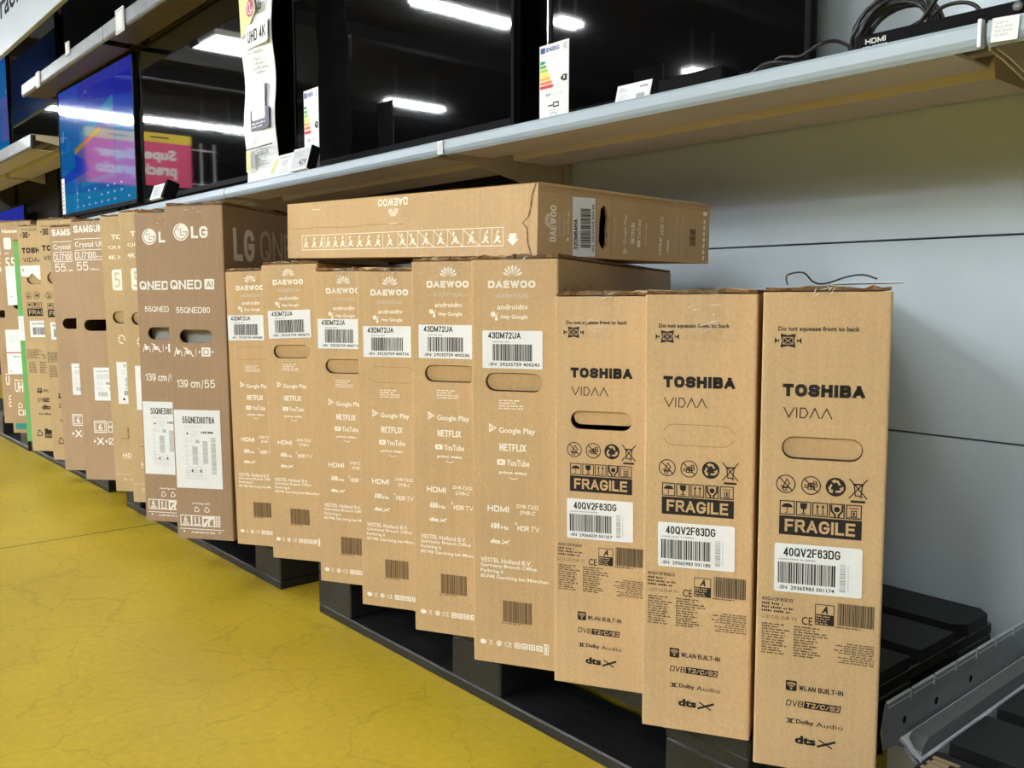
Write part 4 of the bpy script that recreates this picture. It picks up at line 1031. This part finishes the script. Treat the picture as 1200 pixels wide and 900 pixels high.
up(.0310, .0240, .0470, .0860, 'DAEWOO', W, .04); up(.0510, .034, .0580, .075, '32DM64HA', 'greyink'); up(.0630, .034, .0700, .075, 'Android TV', 'greyink', .01)
s.disc((.078, .030), .0030, W, 0, 12); up(.0755, .040, .0820, .079, 'Hey Google', W)
s.sub(0, 0, 0).micro(.2050, .026, .2160, .075, 14, 'greyink', 3)
play_logo(s.sub(.248, .012, 90), 0, 0, .012, W); up(.2360, .028, .2470, .083, 'Google Play', W, .01); up(.2590, .030, .2700, .070, 'NETFLIX', W, .03)
s.rrect(.2790, .024, .2890, .038, .002, W); up(.2790, .040, .2895, .076, 'YouTube', W, .02); up(.3040, .030, .3100, .072, 'prime video', W)
up(.3500, .012, .3600, .045, 'HDMI', W, .03); up(.3530, .052, .3640, .088, 'HDR TV', W, .02); up(.3760, .016, .3840, .044, 'dts', W, .04)
s.micro(.4040, .010, .4180, .092, 22, 'greyink', 5); s.micro(.4240, .008, .4380, .092, 22, 'greyink', 6)
s.barcode_v(.4560, .035, .4780, .068, 'brownink', 22, 5)
for k in range(7): s.rrect(.5060, .006 + k * .0125, .5125, .0150 + k * .0125, .001, W)
s.rect(.5030, .098, .5180, .106, W)
s.rect(.1985, .004, .1995, .120, 'faintink'); s.rect(.004, .108, .52, .1085, 'faintink')
mb.build('carton', root)
mb = MB(); q = Face(mb, (.0008, 0, 0), (0, 1, 0), (0, 0, 1)).sub(.1530, .0030, 92)
q.rect(0, 0, .1030, .0620, 'paper'); q.cap('32DM64HA', .0120, .0490, .0650, .0590, 'ink', .17, 1); q.micro(.016, .043, .06, .047, 1, 'grey_print', 3, 1); q.barcode(.0160, .0130, .0850, .0405, 'ink', 44, 17, 1); q.text('-SN  29234768 400188', .0060, .0030, .0920, .0090, 'ink', .008, 1)
mb.build('label_sticker', root)
mb = MB()                                                        # torn corner strip along the near upright edge
zz = [(-.004, HB), (-.013, HB - .02), (-.016, HB - .04), (-.020, HB - .055), (-.034, HB - .066), (-.024, HB - .074), (-.021, HB - .10), (-.012, 0)]
for a, c in zip(zz[:-1], zz[1:]): mb.face([(a[0] - .002, -.0006, a[1]), (a[0] + .002, -.0006, a[1]), (c[0] + .002, -.0006, c[1]), (c[0] - .002, -.0006, c[1])], 'edge')
tag(mb.build('torn_seam', root), 'dark torn edge')
mb = MB(); mb.face([(-LB, -.002, HB + .0008), (.002, -.002, HB + .0008), (.002, WB, HB + .0008), (-LB, WB, HB + .0008)], K)
mb.face([(.0025, -.001, HB + .001), (.0025, WB, HB + .001), (.0025, WB, HB - .0035), (.0025, -.001, HB - .0035)], 'kraft'); mb.build('top_flap', root)

# loose strap and paper on top of the nearest carton
mb = MB()
strap = [(-.630, .990, .764), (-.632, .992, .776), (-.615, 1.000, .779), (-.606, 1.008, .768), (-.596, 1.018, .7655), (-.575, 1.035, .774), (-.560, 1.045, .776), (-.545, 1.05, .771)]
mb.tube(smooth_path(strap, 5), .0011, 'cable', 6); tag(mb.build('plastic_strap'), 'thin black plastic strap curling on top of the nearest carton', 'strap')
mb = MB(); mb.box((0, 0, 0), (.085, .12, .0012), 'paper')
tag(mb.build('paper_slip', None, (-.600, 1.042, .7655), (0, R(-1), R(29))), 'white paper slip lying on top of the nearest carton', 'paper')

# ================================================================== STEEL FOOT OF THE SHELVING
root = tag(empty('gondola_foot', (-.57, 1.165, 0)), 'grey steel base foot of the shelving with slotted top edge, between two pallets', 'shelf foot')
mb = MB()
mb.prism([(.055, .02), (.055, .115), (.075, .130), (.675, .130), (.675, .0)][:4] + [(.675, .02)], 0.006, .030, 0, 'steel')   # hollow rail
mb.prism([(-.008, .128), (-.004, .145), (.004, .112)], 0.0, 0.0, 0, 'steel')
mb.build('rail', root)
mb = MB(); mb.prism([(.004, .122), (-.004, .150), (.006, .188), (.675, .188), (.675, .122)], -.002, .001, 0, 'steel')
mb.build('web_plate', root)
mb = MB()
for k in range(9):
    a = .010 + k * .074; mb.box((-.0025, a, .188), (.0015, a + .068, .1900), 'steel_edge'); mb.box((.0011, a, .1815), (.0018, a + .066, .1828), 'steel_edge'); mb.box((.0011, a + .064, .177), (.0020, a + .067, .188), 'steel_edge')
mb.build('slotted_edge', root)
mb = MB(); mb.prism([(.001, .126), (.006, .1235), (.028, .110), (.033, .104), (.033, .0), (.030, .0), (.030, .103), (.004, .119), (-.002, .121)], .050, .675, 1, 'steel_edge'); mb.build('sloped_ledge', root)  # same grey steel; paler colour paints in light caught from above
mb = MB(); mb.prism([(-.012, .0), (.029, .0), (.029, .100), (.010, .118), (-.012, .118)], .040, .052, 1, 'steel'); mb.build('end_cap', root)
for (y, zz_) in ((.075, .070), (.100, .085), (.105, .050), (.150, .095), (.06, .150), (.16, .148), (.28, .148)):
    mb = MB(); pts = [(.0336 if zz_ < .12 else .0014, y + .006 * math.cos(R(a)), zz_ + .006 * math.sin(R(a))) for a in range(0, 360, 30)]; mb.face(pts, 'tv_black'); mb.build('bolt_hole', root)

# ================================================================== SHELVES
def shelf(x0, x1, z, label, lip_h=.035, lip='lip', y0=1.38, under='under', bracket=True):
    """z = deck height; the lip hangs below and stands a little proud"""
    root = tag(empty('display_shelf', ((x0 + x1) / 2, 1.84, z)), label, 'shelf', 'steel display shelves'); w = x1 - x0 - .006; h = w / 2; d = 1.84 - y0
    mb = MB(); mb.box((-h, -d + .006, -.004), (h, -.004, 0), under, .001); mb.build('deck', root)
    mb = MB(); t = .0005; b_ = t - lip_h
    mb.prism([(-d + .012, b_ + .003), (-d + .006, b_ - .002), (-d + .001, b_ + .004), (-d - .002, b_ + .012), (-d - .001, t - .005), (-d + .002, t), (-d + .007, t - .001), (-d + .009, t - .006), (-d + .012, -.006)], -h, h, 0, lip)
    mb.build('front_lip', root)
    mb = MB(); mb.prism([(-d + .010, b_ + .004), (-d + .012, b_ - .001), (-d + .135, b_ - .001), (-d + .160, b_ + .022), (-d + .158, b_ + .024), (-d + .134, b_ + .002), (-d + .012, b_ + .006)], -h + .045, h - .045, 0, under); mb.build('stiffener', root)
    mb = MB(); mb.prism([(-d + .190, -.004), (-d + .200, b_ - .003), (-d + .345, b_ - .003), (-d + .372, -.004)], -h + .060, h - .060, 0, under); mb.build('stiffener', root)
    mb = MB(); mb.box((-h, -.030, -.016), (h, -.006, -.010), under, .001); mb.build('rear_rail', root)
    for sx_ in ((-1, 1) if bracket else ()):
        mb = MB(); x = sx_ * (h - .002)
        mb.prism([(-d + .03, -.006), (-d + .03, -.034), (-d + .08, -.040), (-.02, -.112), (-.006, -.112), (-.006, -.006)], x - .0015, x + .0015, 0, under); mb.build('bracket', root)
    return root
J = [-.57 - 1.33 * k for k in range(-1, 8)]
names = ['near display shelf section at right edge of the photo', 'pale-lipped display shelf under the two smaller right-hand televisions and the cable coil',
         'pale-lipped display shelf under the large middle dark television', 'display shelf section under the television showing a mirrored pink banner',
         'display shelf section under the bright blue television', 'display shelf section hidden behind the far cartons', 'farthest display shelf section at the left']
names[1] = 'pale-lipped display shelf holding the narrow right-hand television and the cable coil'
for k in range(7): shelf(J[k + 1], J[k], 1.142, names[k])
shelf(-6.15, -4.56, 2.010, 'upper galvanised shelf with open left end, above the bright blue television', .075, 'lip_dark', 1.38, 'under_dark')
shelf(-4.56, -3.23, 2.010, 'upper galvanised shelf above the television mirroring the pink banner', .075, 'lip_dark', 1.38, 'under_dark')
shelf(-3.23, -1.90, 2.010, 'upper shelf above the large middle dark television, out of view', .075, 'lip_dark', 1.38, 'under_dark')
shelf(-7.60, -6.00, 1.704, 'galvanised shelf at far left with its right end open, under a dark television', .085, 'lip_dark', 1.38, 'under')
shelf(-9.20, -7.60, 1.704, 'galvanised shelf at the left picture edge under the small slice of blue screen', .085, 'lip_dark', 1.38, 'under')
# uprights
for k in range(1, 8):
    x = J[k]; root = tag(empty('shelf_upright', (x, 1.83, 0.21 if k == 1 else 0)), 'slotted steel shelf upright against the back panels', 'upright', 'shelf uprights')
    mb = MB(); mb.box((-.015, -.012, 0), (.015, .011, 0.88 if k < 2 else 3.0), 'under' if k < 3 else 'charcoal', .002); mb.build('post', root)
    mb = MB()
    for q in range(40): mb.box((-.003, -.0126, .04 + q * .025), (.003, -.0119, .055 + q * .025), 'seam')
    mb.build('slots', root)

# ================================================================== TELEVISIONS
def tv(x0, x1, z0, z1, y, yaw, deck, label, screen=None, trim=False, bezel=.010, foot_x=.32):
    """screen front plane passes through the middle point at y"""
    w = x1 - x0; h = z1 - z0
    root = tag(empty('television', ((x0 + x1) / 2, y, deck + .0007), (0, 0, R(yaw))), label, 'television', 'televisions on the shelves')
    z0 -= deck; a = w / 2
    mb = MB(); mb.box((-a, .004, z0), (a, .026, z0 + h), 'tv_black', .003)
    mb.prism([(-a * .72, z0 + .03), (a * .72, z0 + .03), (a * .66, z0 + h * .62), (-a * .66, z0 + h * .62)], .026, .058, 1, 'tv_black'); mb.build('back_shell', root)
    mb = MB()
    for p, q in (((-a, 0, z0), (-a + bezel, .012, z0 + h)), ((a - bezel, 0, z0), (a, .012, z0 + h)), ((-a + bezel, 0, z0 + h - bezel), (a - bezel, .012, z0 + h)), ((-a + bezel, 0, z0), (a - bezel, .012, z0 + bezel * 1.8))):
        mb.box(p, q, 'tv_black', .0015)
    if trim: mb.box((-a - .002, -.002, z0), (-a + .004, .02, z0 + h), 'chrome', .001)
    mb.build('bezel', root)
    mb = MB(); mb.box((-a + bezel, .003, z0 + bezel * 1.8), (a - bezel, .0055, z0 + h - bezel), 'screen_off')
    f = Face(mb, (-a + bezel, .003, z0 + bezel * 1.8), (1, 0, 0), (0, 0, 1), .0003)
    if screen: screen(f, w - 2 * bezel, h - 2.8 * bezel)
    mb.build('screen', root)
    for s in (-1, 1):
        mb = MB(); x = s * w * foot_x
        mb.prism([(-.10, 0), (.12, 0), (.12, .006), (.03, .014), (.03, z0 + .02), (.008, z0 + .02), (.008, .014), (-.10, .006)], x - .012, x + .012, 0, 'tv_black'); mb.build('stand_foot', root)
    return root
def demo(f, w, h):
    f.rect(0, 0, w, h, 'scr_azure')
    f.poly([(0, h * .80), (w, h * .62), (w, h), (0, h)], 'scr_blue', 1); f.poly([(w * .3, h * .86), (w, h * .74), (w, h), (w * .3, h)], 'scr_deep', 2)
    f.poly([(0, 0), (w, 0), (w, h * .10), (0, h * .16)], 'scr_cyan', 1)
    f.poly([(w * .30, h * .62), (w * .76, h * .80), (w * .76, h * .20), (w * .30, h * .18)], 'scr_cyan', 2)
    f.poly([(w * .22, h * .50), (w * .76, h * .70), (w * .76, h * .24), (w * .22, h * .22)], 'scr_violet', 3)
    f.poly([(w * .22, h * .50), (w * .58, h * .60), (w * .58, h * .57), (w * .22, h * .455)], 'scr_gold', 4)
    f.poly([(0, h * .24), (w * .42, h * .30), (w * .36, h * .40), (w * .22, h * .46), (w * .22, h * .36), (0, h * .30)], 'scr_blue', 4)
    rnd = random.Random(3)
    for r in range(3):
        for c in range(9):
            if rnd.random() < .7: f.rect(w * (.22 + c * .085), h * (.03 + r * .055), w * (.245 + c * .085), h * (.045 + r * .055), 'scr_pale', 3)
    f.rect(w * .05, h * .60, w * .058, h * .68, 'scr_pale', 3); f.rect(w * .07, h * .62, w * .09, h * .625, 'scr_pale', 3)
def plain_blue(f, w, h):
    f.rect(0, 0, w, h, 'scr_deep')
def azure(f, w, h):
    for k in range(6): f.rect(0, h * k / 6, w, h * (k + 1) / 6, ('scr_cyan', 'scr_azure', 'scr_azure', 'scr_azure', 'scr_azure', 'scr_blue')[k])
    f.rect(w * .80, h * .2, w * .98, h * .55, 'scr_violet', 1); f.disc((w * .97, h * .58), w * .012, 'scr_gold', 2)
tv(-9.35, -8.05, 1.765, 2.75, 1.70, 0, 1.704, 'television with bright blue picture cut by the left picture edge', azure)
tv(-7.95, -6.62, 1.765, 2.75, 1.70, 0, 1.704, 'dark television at upper left, seen above and below the open shelf end')
tv(-6.06, -4.80, 2.05, 2.75, 1.60, 0, 2.010, 'dark television standing on the upper galvanised shelf')
tv(-5.82, -4.60, 1.200, 1.925, 1.505, 1.5, 1.142, 'television showing a bright blue demo picture, left of the tall white banner', demo, bezel=.012)
tv(-4.555, -3.23, 1.195, 1.930, 1.535, -.35, 1.142, 'dark television mirroring a pink banner, directly left of the tall white hanging banner', bezel=.012)
tv(-3.08, -1.850, 1.200, 1.895, 1.590, 0, 1.142, 'large dark television mirroring a double light tube, in the middle of the shelf', bezel=.012)
tv(-1.728, -.985, 1.185, 1.620, 1.600, 0, 1.142, 'narrower dark television with polished left edge, right of the energy label', trim=True, bezel=.014)
tv(-9.15, -7.80, .70 + .49, 1.45, 1.72, 0, 1.142, 'small slice of a deep blue screen at far left above the cartons', plain_blue)

# ================================================================== SIGNS, LABELS AND SMALL THINGS ON THE SHELF
def card(name, x, y, z, w, h, yaw, tilt, draw, label, cat, group=None, thick=.002, roll=0):
    root = empty(name); root.matrix_world = Matrix.Translation((x, y, z)) @ Matrix.Rotation(R(yaw), 4, 'Z') @ Matrix.Rotation(R(tilt), 4, 'X') @ Matrix.Rotation(R(roll), 4, 'Y')
    tag(root, label, cat, group)
    mb = MB(); mb.box((0, 0, 0), (w, thick, h), 'paper'); f = Face(mb, (0, 0, 0), (1, 0, 0), (0, 0, 1)); draw(f, w, h)
    mb.build('card', root); return root
def energy(f, w, h):
    f.rect(w * .04, h * .90, w * .20, h * .97, 'euro', 1); f.text('ENERG', w * .24, h * .905, w * .68, h * .96, 'euro', .03, 1); f.rect(w * .82, h * .89, w * .95, h * .975, 'lightgrey_print', 1)
    f.micro(w * .05, h * .85, w * .95, h * .88, 1, 'lightgrey_print', 3, 1)
    for k in range(7):
        y = h * (.765 - k * .052); x1 = w * (.17 + .047 * k); f.poly([(w * .03, y), (x1, y), (x1 + w * .05, y + h * .02), (x1, y + h * .04), (w * .03, y + h * .04)], 'e%d' % k, 1)
    y = h * .54; f.poly([(w * .72, y), (w * .82, y - h * .04), (w * .95, y - h * .04), (w * .95, y + h * .04), (w * .82, y + h * .04)], 'ink', 1); f.text('F', w * .84, y - h * .02, w * .89, y + h * .02, 'paper', .05, 2)
    f.text('23', w * .22, h * .355, w * .38, h * .385, 'ink', .02, 1); f.text('kWh/1000h', w * .44, h * .355, w * .85, h * .38, 'lightgrey_print', 0, 1)
    f.rect(0, h * .30, w, h * .302, 'lightgrey_print', 1)
    f.frame(w * .48, h * .20, w * .68, h * .265, w * .03, 'ink', 1); f.line([(w * .32, h * .23), (w * .46, h * .23)], w * .03, 'ink', 1); f.micro(w * .36, h * .155, w * .7, h * .18, 1, 'grey_print', 4, 1); f.arc((w * .5, h * .07), w * .14, w * .02, 20, 160, 'grey_print', 1)
card('energy_label', -1.583, 1.440, 1.1425, .0960, .178, 0, 0, energy, 'taller energy rating label with colour bars, at left corner of the narrower television', 'label', 'energy labels')
card('energy_label', -2.742, 1.450, 1.160, .0960, .255, 0, 0, energy, 'energy rating label with colour bars behind the grey price display', 'label', 'energy labels')
# tall banner
root = tag(empty('banner', (-3.171, 1.442, 1.1425)), 'tall white printed banner hanging over the shelf edge, with soft yellow curve at the top', 'banner')
mb = MB(); w, h = .236, .775; n = 24; vv = []
for i in range(n + 1):
    z = h * i / n; b0 = .010 * math.sin(i * .7) * .5; xl = -.012 * (i / n); xr = w - .03 * (i / n) ** 2
    vv.append([(xl, b0, z), (xl + (xr - xl) * .5, b0 - .006, z), (xr, b0 + .004, z)])
for i in range(n):
    for k in range(2): mb.face([vv[i][k], vv[i][k + 1], vv[i + 1][k + 1], vv[i + 1][k]], 'paper')
    for k in range(2): mb.face([(p[0], p[1] + .002, p[2]) for p in (vv[i + 1][k], vv[i + 1][k + 1], vv[i][k + 1], vv[i][k])], 'paper')
f = Face(mb, (0, -.0125, 0), (1, 0, 0), (0, 0, 1))
f.poly([(-.010, h), (.008, .52), (.040, .530), (.070, .545), (.105, .575), (.135, .60), (.115, .64), (.120, h)], 'yellow_soft')
f.disc((.088, .612), .030, 'magenta', 1); f.arc((.088, .612), .021, .004, 90, 360, 'paper', 2); f.line([(.088, .626), (.088, .602), (.098, .602)], .004, 'paper', 2); f.cap('LG', .128, .588, .178, .630, 'ink', .2, 1); f.micro(.11, .566, .17, .578, 1, 'lightgrey_print', 4, 1)
f.rrect(.046, .474, .222, .556, .012, 'lightgrey_print', 1); f.rrect(.0485, .4765, .2195, .5535, .011, 'paper', 2); f.cap('UHD 4K', .064, .494, .204, .534, 'ink', .17, 3)
f.micro(.060, .452, .170, .464, 1, 'grey_print', 2, 1); f.micro(.060, .385, .20, .445, 4, 'lightgrey_print', 3, 1)
f.rrect(.070, .188, .216, .262, .012, 'navy', 1); f.rrect(.082, .222, .188, .352, .010, 'lightgrey_print', 2); f.rrect(.085, .225, .185, .349, .010, 'paper', 3)
f.micro(.082, .195, .205, .217, 2, 'paper', 5, 2); f.micro(.070, .150, .12, .172, 2, 'lightgrey_print', 6, 1)
f.rect(.026, .127, .238, .131, 'ink', 1); f.rect(.026, .050, .062, .125, 'yellow_soft', 1); f.rect(.070, .060, .098, .115, 'grey_print', 2)
f.text('Instalación', .116, .100, .205, .119, 'ink', .01, 1); f.text('10', .118, .060, .142, .092, 'ink', .02, 1); f.micro(.15, .06, .212, .092, 3, 'grey_print', 7, 1); f.micro(.05, .010, .205, .042, 4, 'lightgrey_print', 8, 1)
mb.build('sheet', root)
# price cards
def price(f, w, h):
    f.micro(w * .10, h * .62, w * .35, h * .85, 2, 'grey_print', 3, 1); f.rect(w * .68, h * .70, w * .92, h * .80, 'grey_print', 1); f.micro(w * .1, h * .2, w * .5, h * .5, 3, 'lightgrey_print', 4, 1); f.rect(w * .62, h * .22, w * .85, h * .42, 'grey_print', 1)
card('price_card', -1.333, 1.425, 1.146, .094, .044, 0, -14, price, 'white price card leaning at the foot of the narrower television', 'price card')
def leaf(f, w, h):
    f.rect(w * .06, h * .2, w * .22, h * .85, 'yellow_soft', 1); f.text('10', w * .45, h * .45, w * .62, h * .72, 'grey_print', 0, 1); f.micro(w * .3, h * .78, w * .9, h * .92, 1, 'grey_print', 3, 1); f.micro(w * .45, h * .1, w * .9, h * .38, 4, 'lightgrey_print', 4, 1)
card('price_card', -2.912, 1.395, 1.145, .190, .083, 0, -22, leaf, 'white leaflet card beside the tall banner, behind the grey price display', 'price card')
def esl(f, w, h):
    f.rect(w * .05, h * .08, w * .95, h * .94, 'lightgrey_print', 1); f.text('429', w * .48, h * .20, w * .88, h * .46, 'ink', .01, 2); f.micro(w * .12, h * .6, w * .8, h * .85, 3, 'grey_print', 5, 2)
root = card('price_display', -2.742, 1.392, 1.1515, .118, .075, 0, -16, esl, 'grey electronic price display reading 429 on the shelf edge', 'price display', thick=.012)
mb = MB(); mb.box((.118, -.002, 0), (.124, .03, .078), 'tv_black', .002); mb.build('holder', root)
root = card('price_display', -4.020, 1.380, 1.1605, .14, .066, 0, -20, lambda f, w, h: (f.rect(w * .06, h * .1, w * .94, h * .9, 'lightgrey_print', 1), f.micro(w * .15, h * .2, w * .8, h * .8, 5, 'grey_print', 4, 2)), 'grey electronic price display with black holder under the pink mirrored banner', 'price display', thick=.012)
mb = MB(); mb.box((.14, -.004, 0), (.165, .05, .080), 'tv_black', .003); mb.build('holder', root)
card('price_display', -5.775, 1.370, 1.925, .07, .085, 0, 0, lambda f, w, h: (f.rect(w * .04, h * .03, w * .96, h * .97, 'grey_print'), f.rect(w * .12, h * .12, w * .88, h * .88, 'lightgrey_print', 1)), 'small price display on the open left end of the upper galvanised shelf', 'price display', thick=.006)
card('price_display', -5.165, 1.372, 1.985, .06, .065, 0, 0, lambda f, w, h: (f.rect(w * .04, h * .03, w * .96, h * .97, 'grey_print'), f.rect(w * .12, h * .12, w * .88, h * .88, 'lightgrey_print', 1)), 'second price display from the open left end of the upper shelf', 'price display', thick=.006)
card('price_display', -4.345, 1.370, 1.917, .105, .105, 0, 0, lambda f, w, h: (f.rect(w * .04, h * .03, w * .96, h * .97, 'grey_print'), f.rect(w * .12, h * .12, w * .88, h * .88, 'lightgrey_print', 1)), 'rightmost and largest price display on the upper galvanised shelf edge', 'price display', thick=.006)
card('label_strip', -5.70, 1.462, 1.215, .055, .20, 0, 0, lambda f, w, h: [f.rect(w * .3, h * (.1 + k * .12), w * .7, h * (.16 + k * .12), 'grey_print', 1) for k in range(7)], 'narrow white label strip at the lower left corner of the blue picture television', 'label')
card('energy_label', -7.06, 1.60, 1.70, .08, .09, 0, 0, lambda f, w, h: f.rect(w * .3, h * .2, w * .7, h * .7, 'grey_print', 1), 'tiny white label on the far left shelf beside the blue screen slice', 'label')
# stickers on the near lip
mb = MB(); mb.box((0, 0, 0), (.022, .0015, .033), 'paper'); mb.box((.004, -.001, .004), (.018, .0005, .029), 'lightgrey_print'); tag(mb.build('shelf_sticker', None, (-1.896, 1.3745, 1.107)), 'small white sticker on the shelf lip at the joint, left of the flat carton', 'sticker')
mb = MB(); mb.box((0, 0, 0), (.036, .0015, .033), 'paper')
f = Face(mb, (0, 0, 0), (1, 0, 0), (0, 0, 1)); f.micro(.005, .006, .031, .028, 4, 'lightgrey_print', 3)
tag(mb.build('shelf_sticker', None, (-.560, 1.3745, 1.109), (0, R(3), 0)), 'white sticker on the shelf lip near the top right corner', 'sticker')
mb = MB(); mb.box((0, 0, 0), (.006, .012, .040), 'steel_edge', .001); tag(mb.build('shelf_end_clip', None, (-.578, 1.372, 1.105)), 'pale vertical clip at the right-hand joint of the shelf lip', 'clip')
# splitter, cables
root = tag(empty('signal_splitter', (-.808, 1.450, 1.142)), 'long flat black HDMI splitter box at the shelf edge, top right', 'electronics')
mb = MB(); mb.box((0, 0, 0), (.275, .09, .040), 'tv_black', .002); f = Face(mb, (0, 0, 0), (1, 0, 0), (0, 0, 1))
f.cap('HDMI', .0180, .0240, .0530, .0325, 'whitel', .22); f.cap('SPLITTER', .0130, .0130, .0570, .0205, 'whitel', .2)
mb.build('case', root)
mb = MB(); mb.tube([(.255, -.001, .030), (.255, -.006, .030)], .007, 'steel', 10); mb.build('screw', root)
root = tag(empty('coiled_cable', (-.815, 1.60, 1.142)), 'thick coil of black cable standing behind the splitter box', 'cable')
mb = MB(); rnd = random.Random(8)
for k in range(9):
    rx = .075 + rnd.uniform(-.008, .008); rz = .064 + rnd.uniform(-.006, .006); dy = (k - 4) * .006; pts = []
    for a in range(0, 360, 15): pts.append((rx * math.cos(R(a)) + .006 * math.sin(k * 2.1), dy + .02 * math.sin(R(a)), .072 + rz * math.sin(R(a)) + .004 * math.cos(k)))
    mb.tube(pts, .0042, 'cable', 7, True)
mb.build('loops', root)
mb = MB(); mb.tube(smooth_path([(.035, -.03, .050), (.07, -.035, .085), (.10, -.04, .12), (.13, -.03, .15)], 6), .0042, 'cable', 7)
mb.tube(smooth_path([(.065, -.02, .075), (.09, -.02, .095), (.125, -.02, .095), (.15, -.02, .080), (.16, -.02, .05)], 6), .0034, 'cable', 7)
mb.tube(smooth_path([(-.06, -.03, .02), (-.01, -.035, .05), (.06, -.035, .075)], 6), .0040, 'cable', 7); mb.build('loose_end', root)
mb = MB(); mb.tube(smooth_path([(-1.06, 1.47, 1.154), (-1.00, 1.475, 1.172), (-.97, 1.48, 1.186), (-.93, 1.48, 1.180), (-.90, 1.49, 1.196), (-.875, 1.51, 1.200), (-.85, 1.53, 1.180), (-.84, 1.55, 1.148)], 6), .0032, 'cable', 7)
mb.tube(smooth_path([(-1.10, 1.46, 1.150), (-1.03, 1.46, 1.158), (-.99, 1.465, 1.176), (-.95, 1.49, 1.172), (-.92, 1.52, 1.149)], 6), .0042, 'cable', 7)
tag(mb.build('power_cable'), 'thin black power cable lying on the shelf by the narrower television', 'cable')
root = tag(empty('set_top_box', (-1.225, 1.435, 1.142)), 'low black set-top box on the shelf in front of the narrower television', 'electronics')
mb = MB(); mb.box((0, 0, .006), (.16, .055, .042), 'tv_black', .004); mb.build('case', root)
for x in (.02, .14):
    mb = MB(); mb.box((x - .01, .01, 0), (x + .01, .05, .006), 'tv_black', .001); mb.build('foot', root)

# fascia sign over the far left shelves
root = tag(empty('fascia_sign', (-5.0, 1.375, 2.275)), 'white fascia board with black lettering at the top left corner', 'sign')
mb = MB(); mb.box((-4.4, 0, 0), (0, .03, .55), 'fascia', .003); f = Face(mb, (0, 0, 0), (1, 0, 0), (0, 0, 1)); f.text('raon', -1.575, .208, -1.02, .318, 'tv_black', .02); mb.build('board', root)

# hanging promotion banner across the aisle (seen mirrored in the screens)
root = tag(empty('hanging_banner', (-10.0, -.40, 1.925)), 'pink hanging banner with white lettering under a yellow strip, seen mirrored in the screens', 'banner')
mb = MB(); mb.box((-.01, -.34, 0), (.01, .34, .55), 'pink', .002); mb.box((-.012, -.34, .46), (.012, .34, .56), 'banner_yellow', .002)
f = Face(mb, (.012, -.34, 0), (0, 1, 0), (0, 0, 1)); f.text('Super', .17, .245, .58, .39, 'whitel', .04); f.text('precio', .17, .075, .58, .23, 'whitel', .04); f.rect(.24, .505, .44, .52, 'ink', 1)
mb.build('panel', root)
mb = MB()
for y in (-.45, -.60):
    mb.tube([(0, y, -1.86), (0, y, .5)], .012, 'steel_edge', 6)
for z in (.05, .42): mb.tube([(0, -.34, z), (0, -.62, z)], .010, 'steel_edge', 6)
mb.build('rack', root)
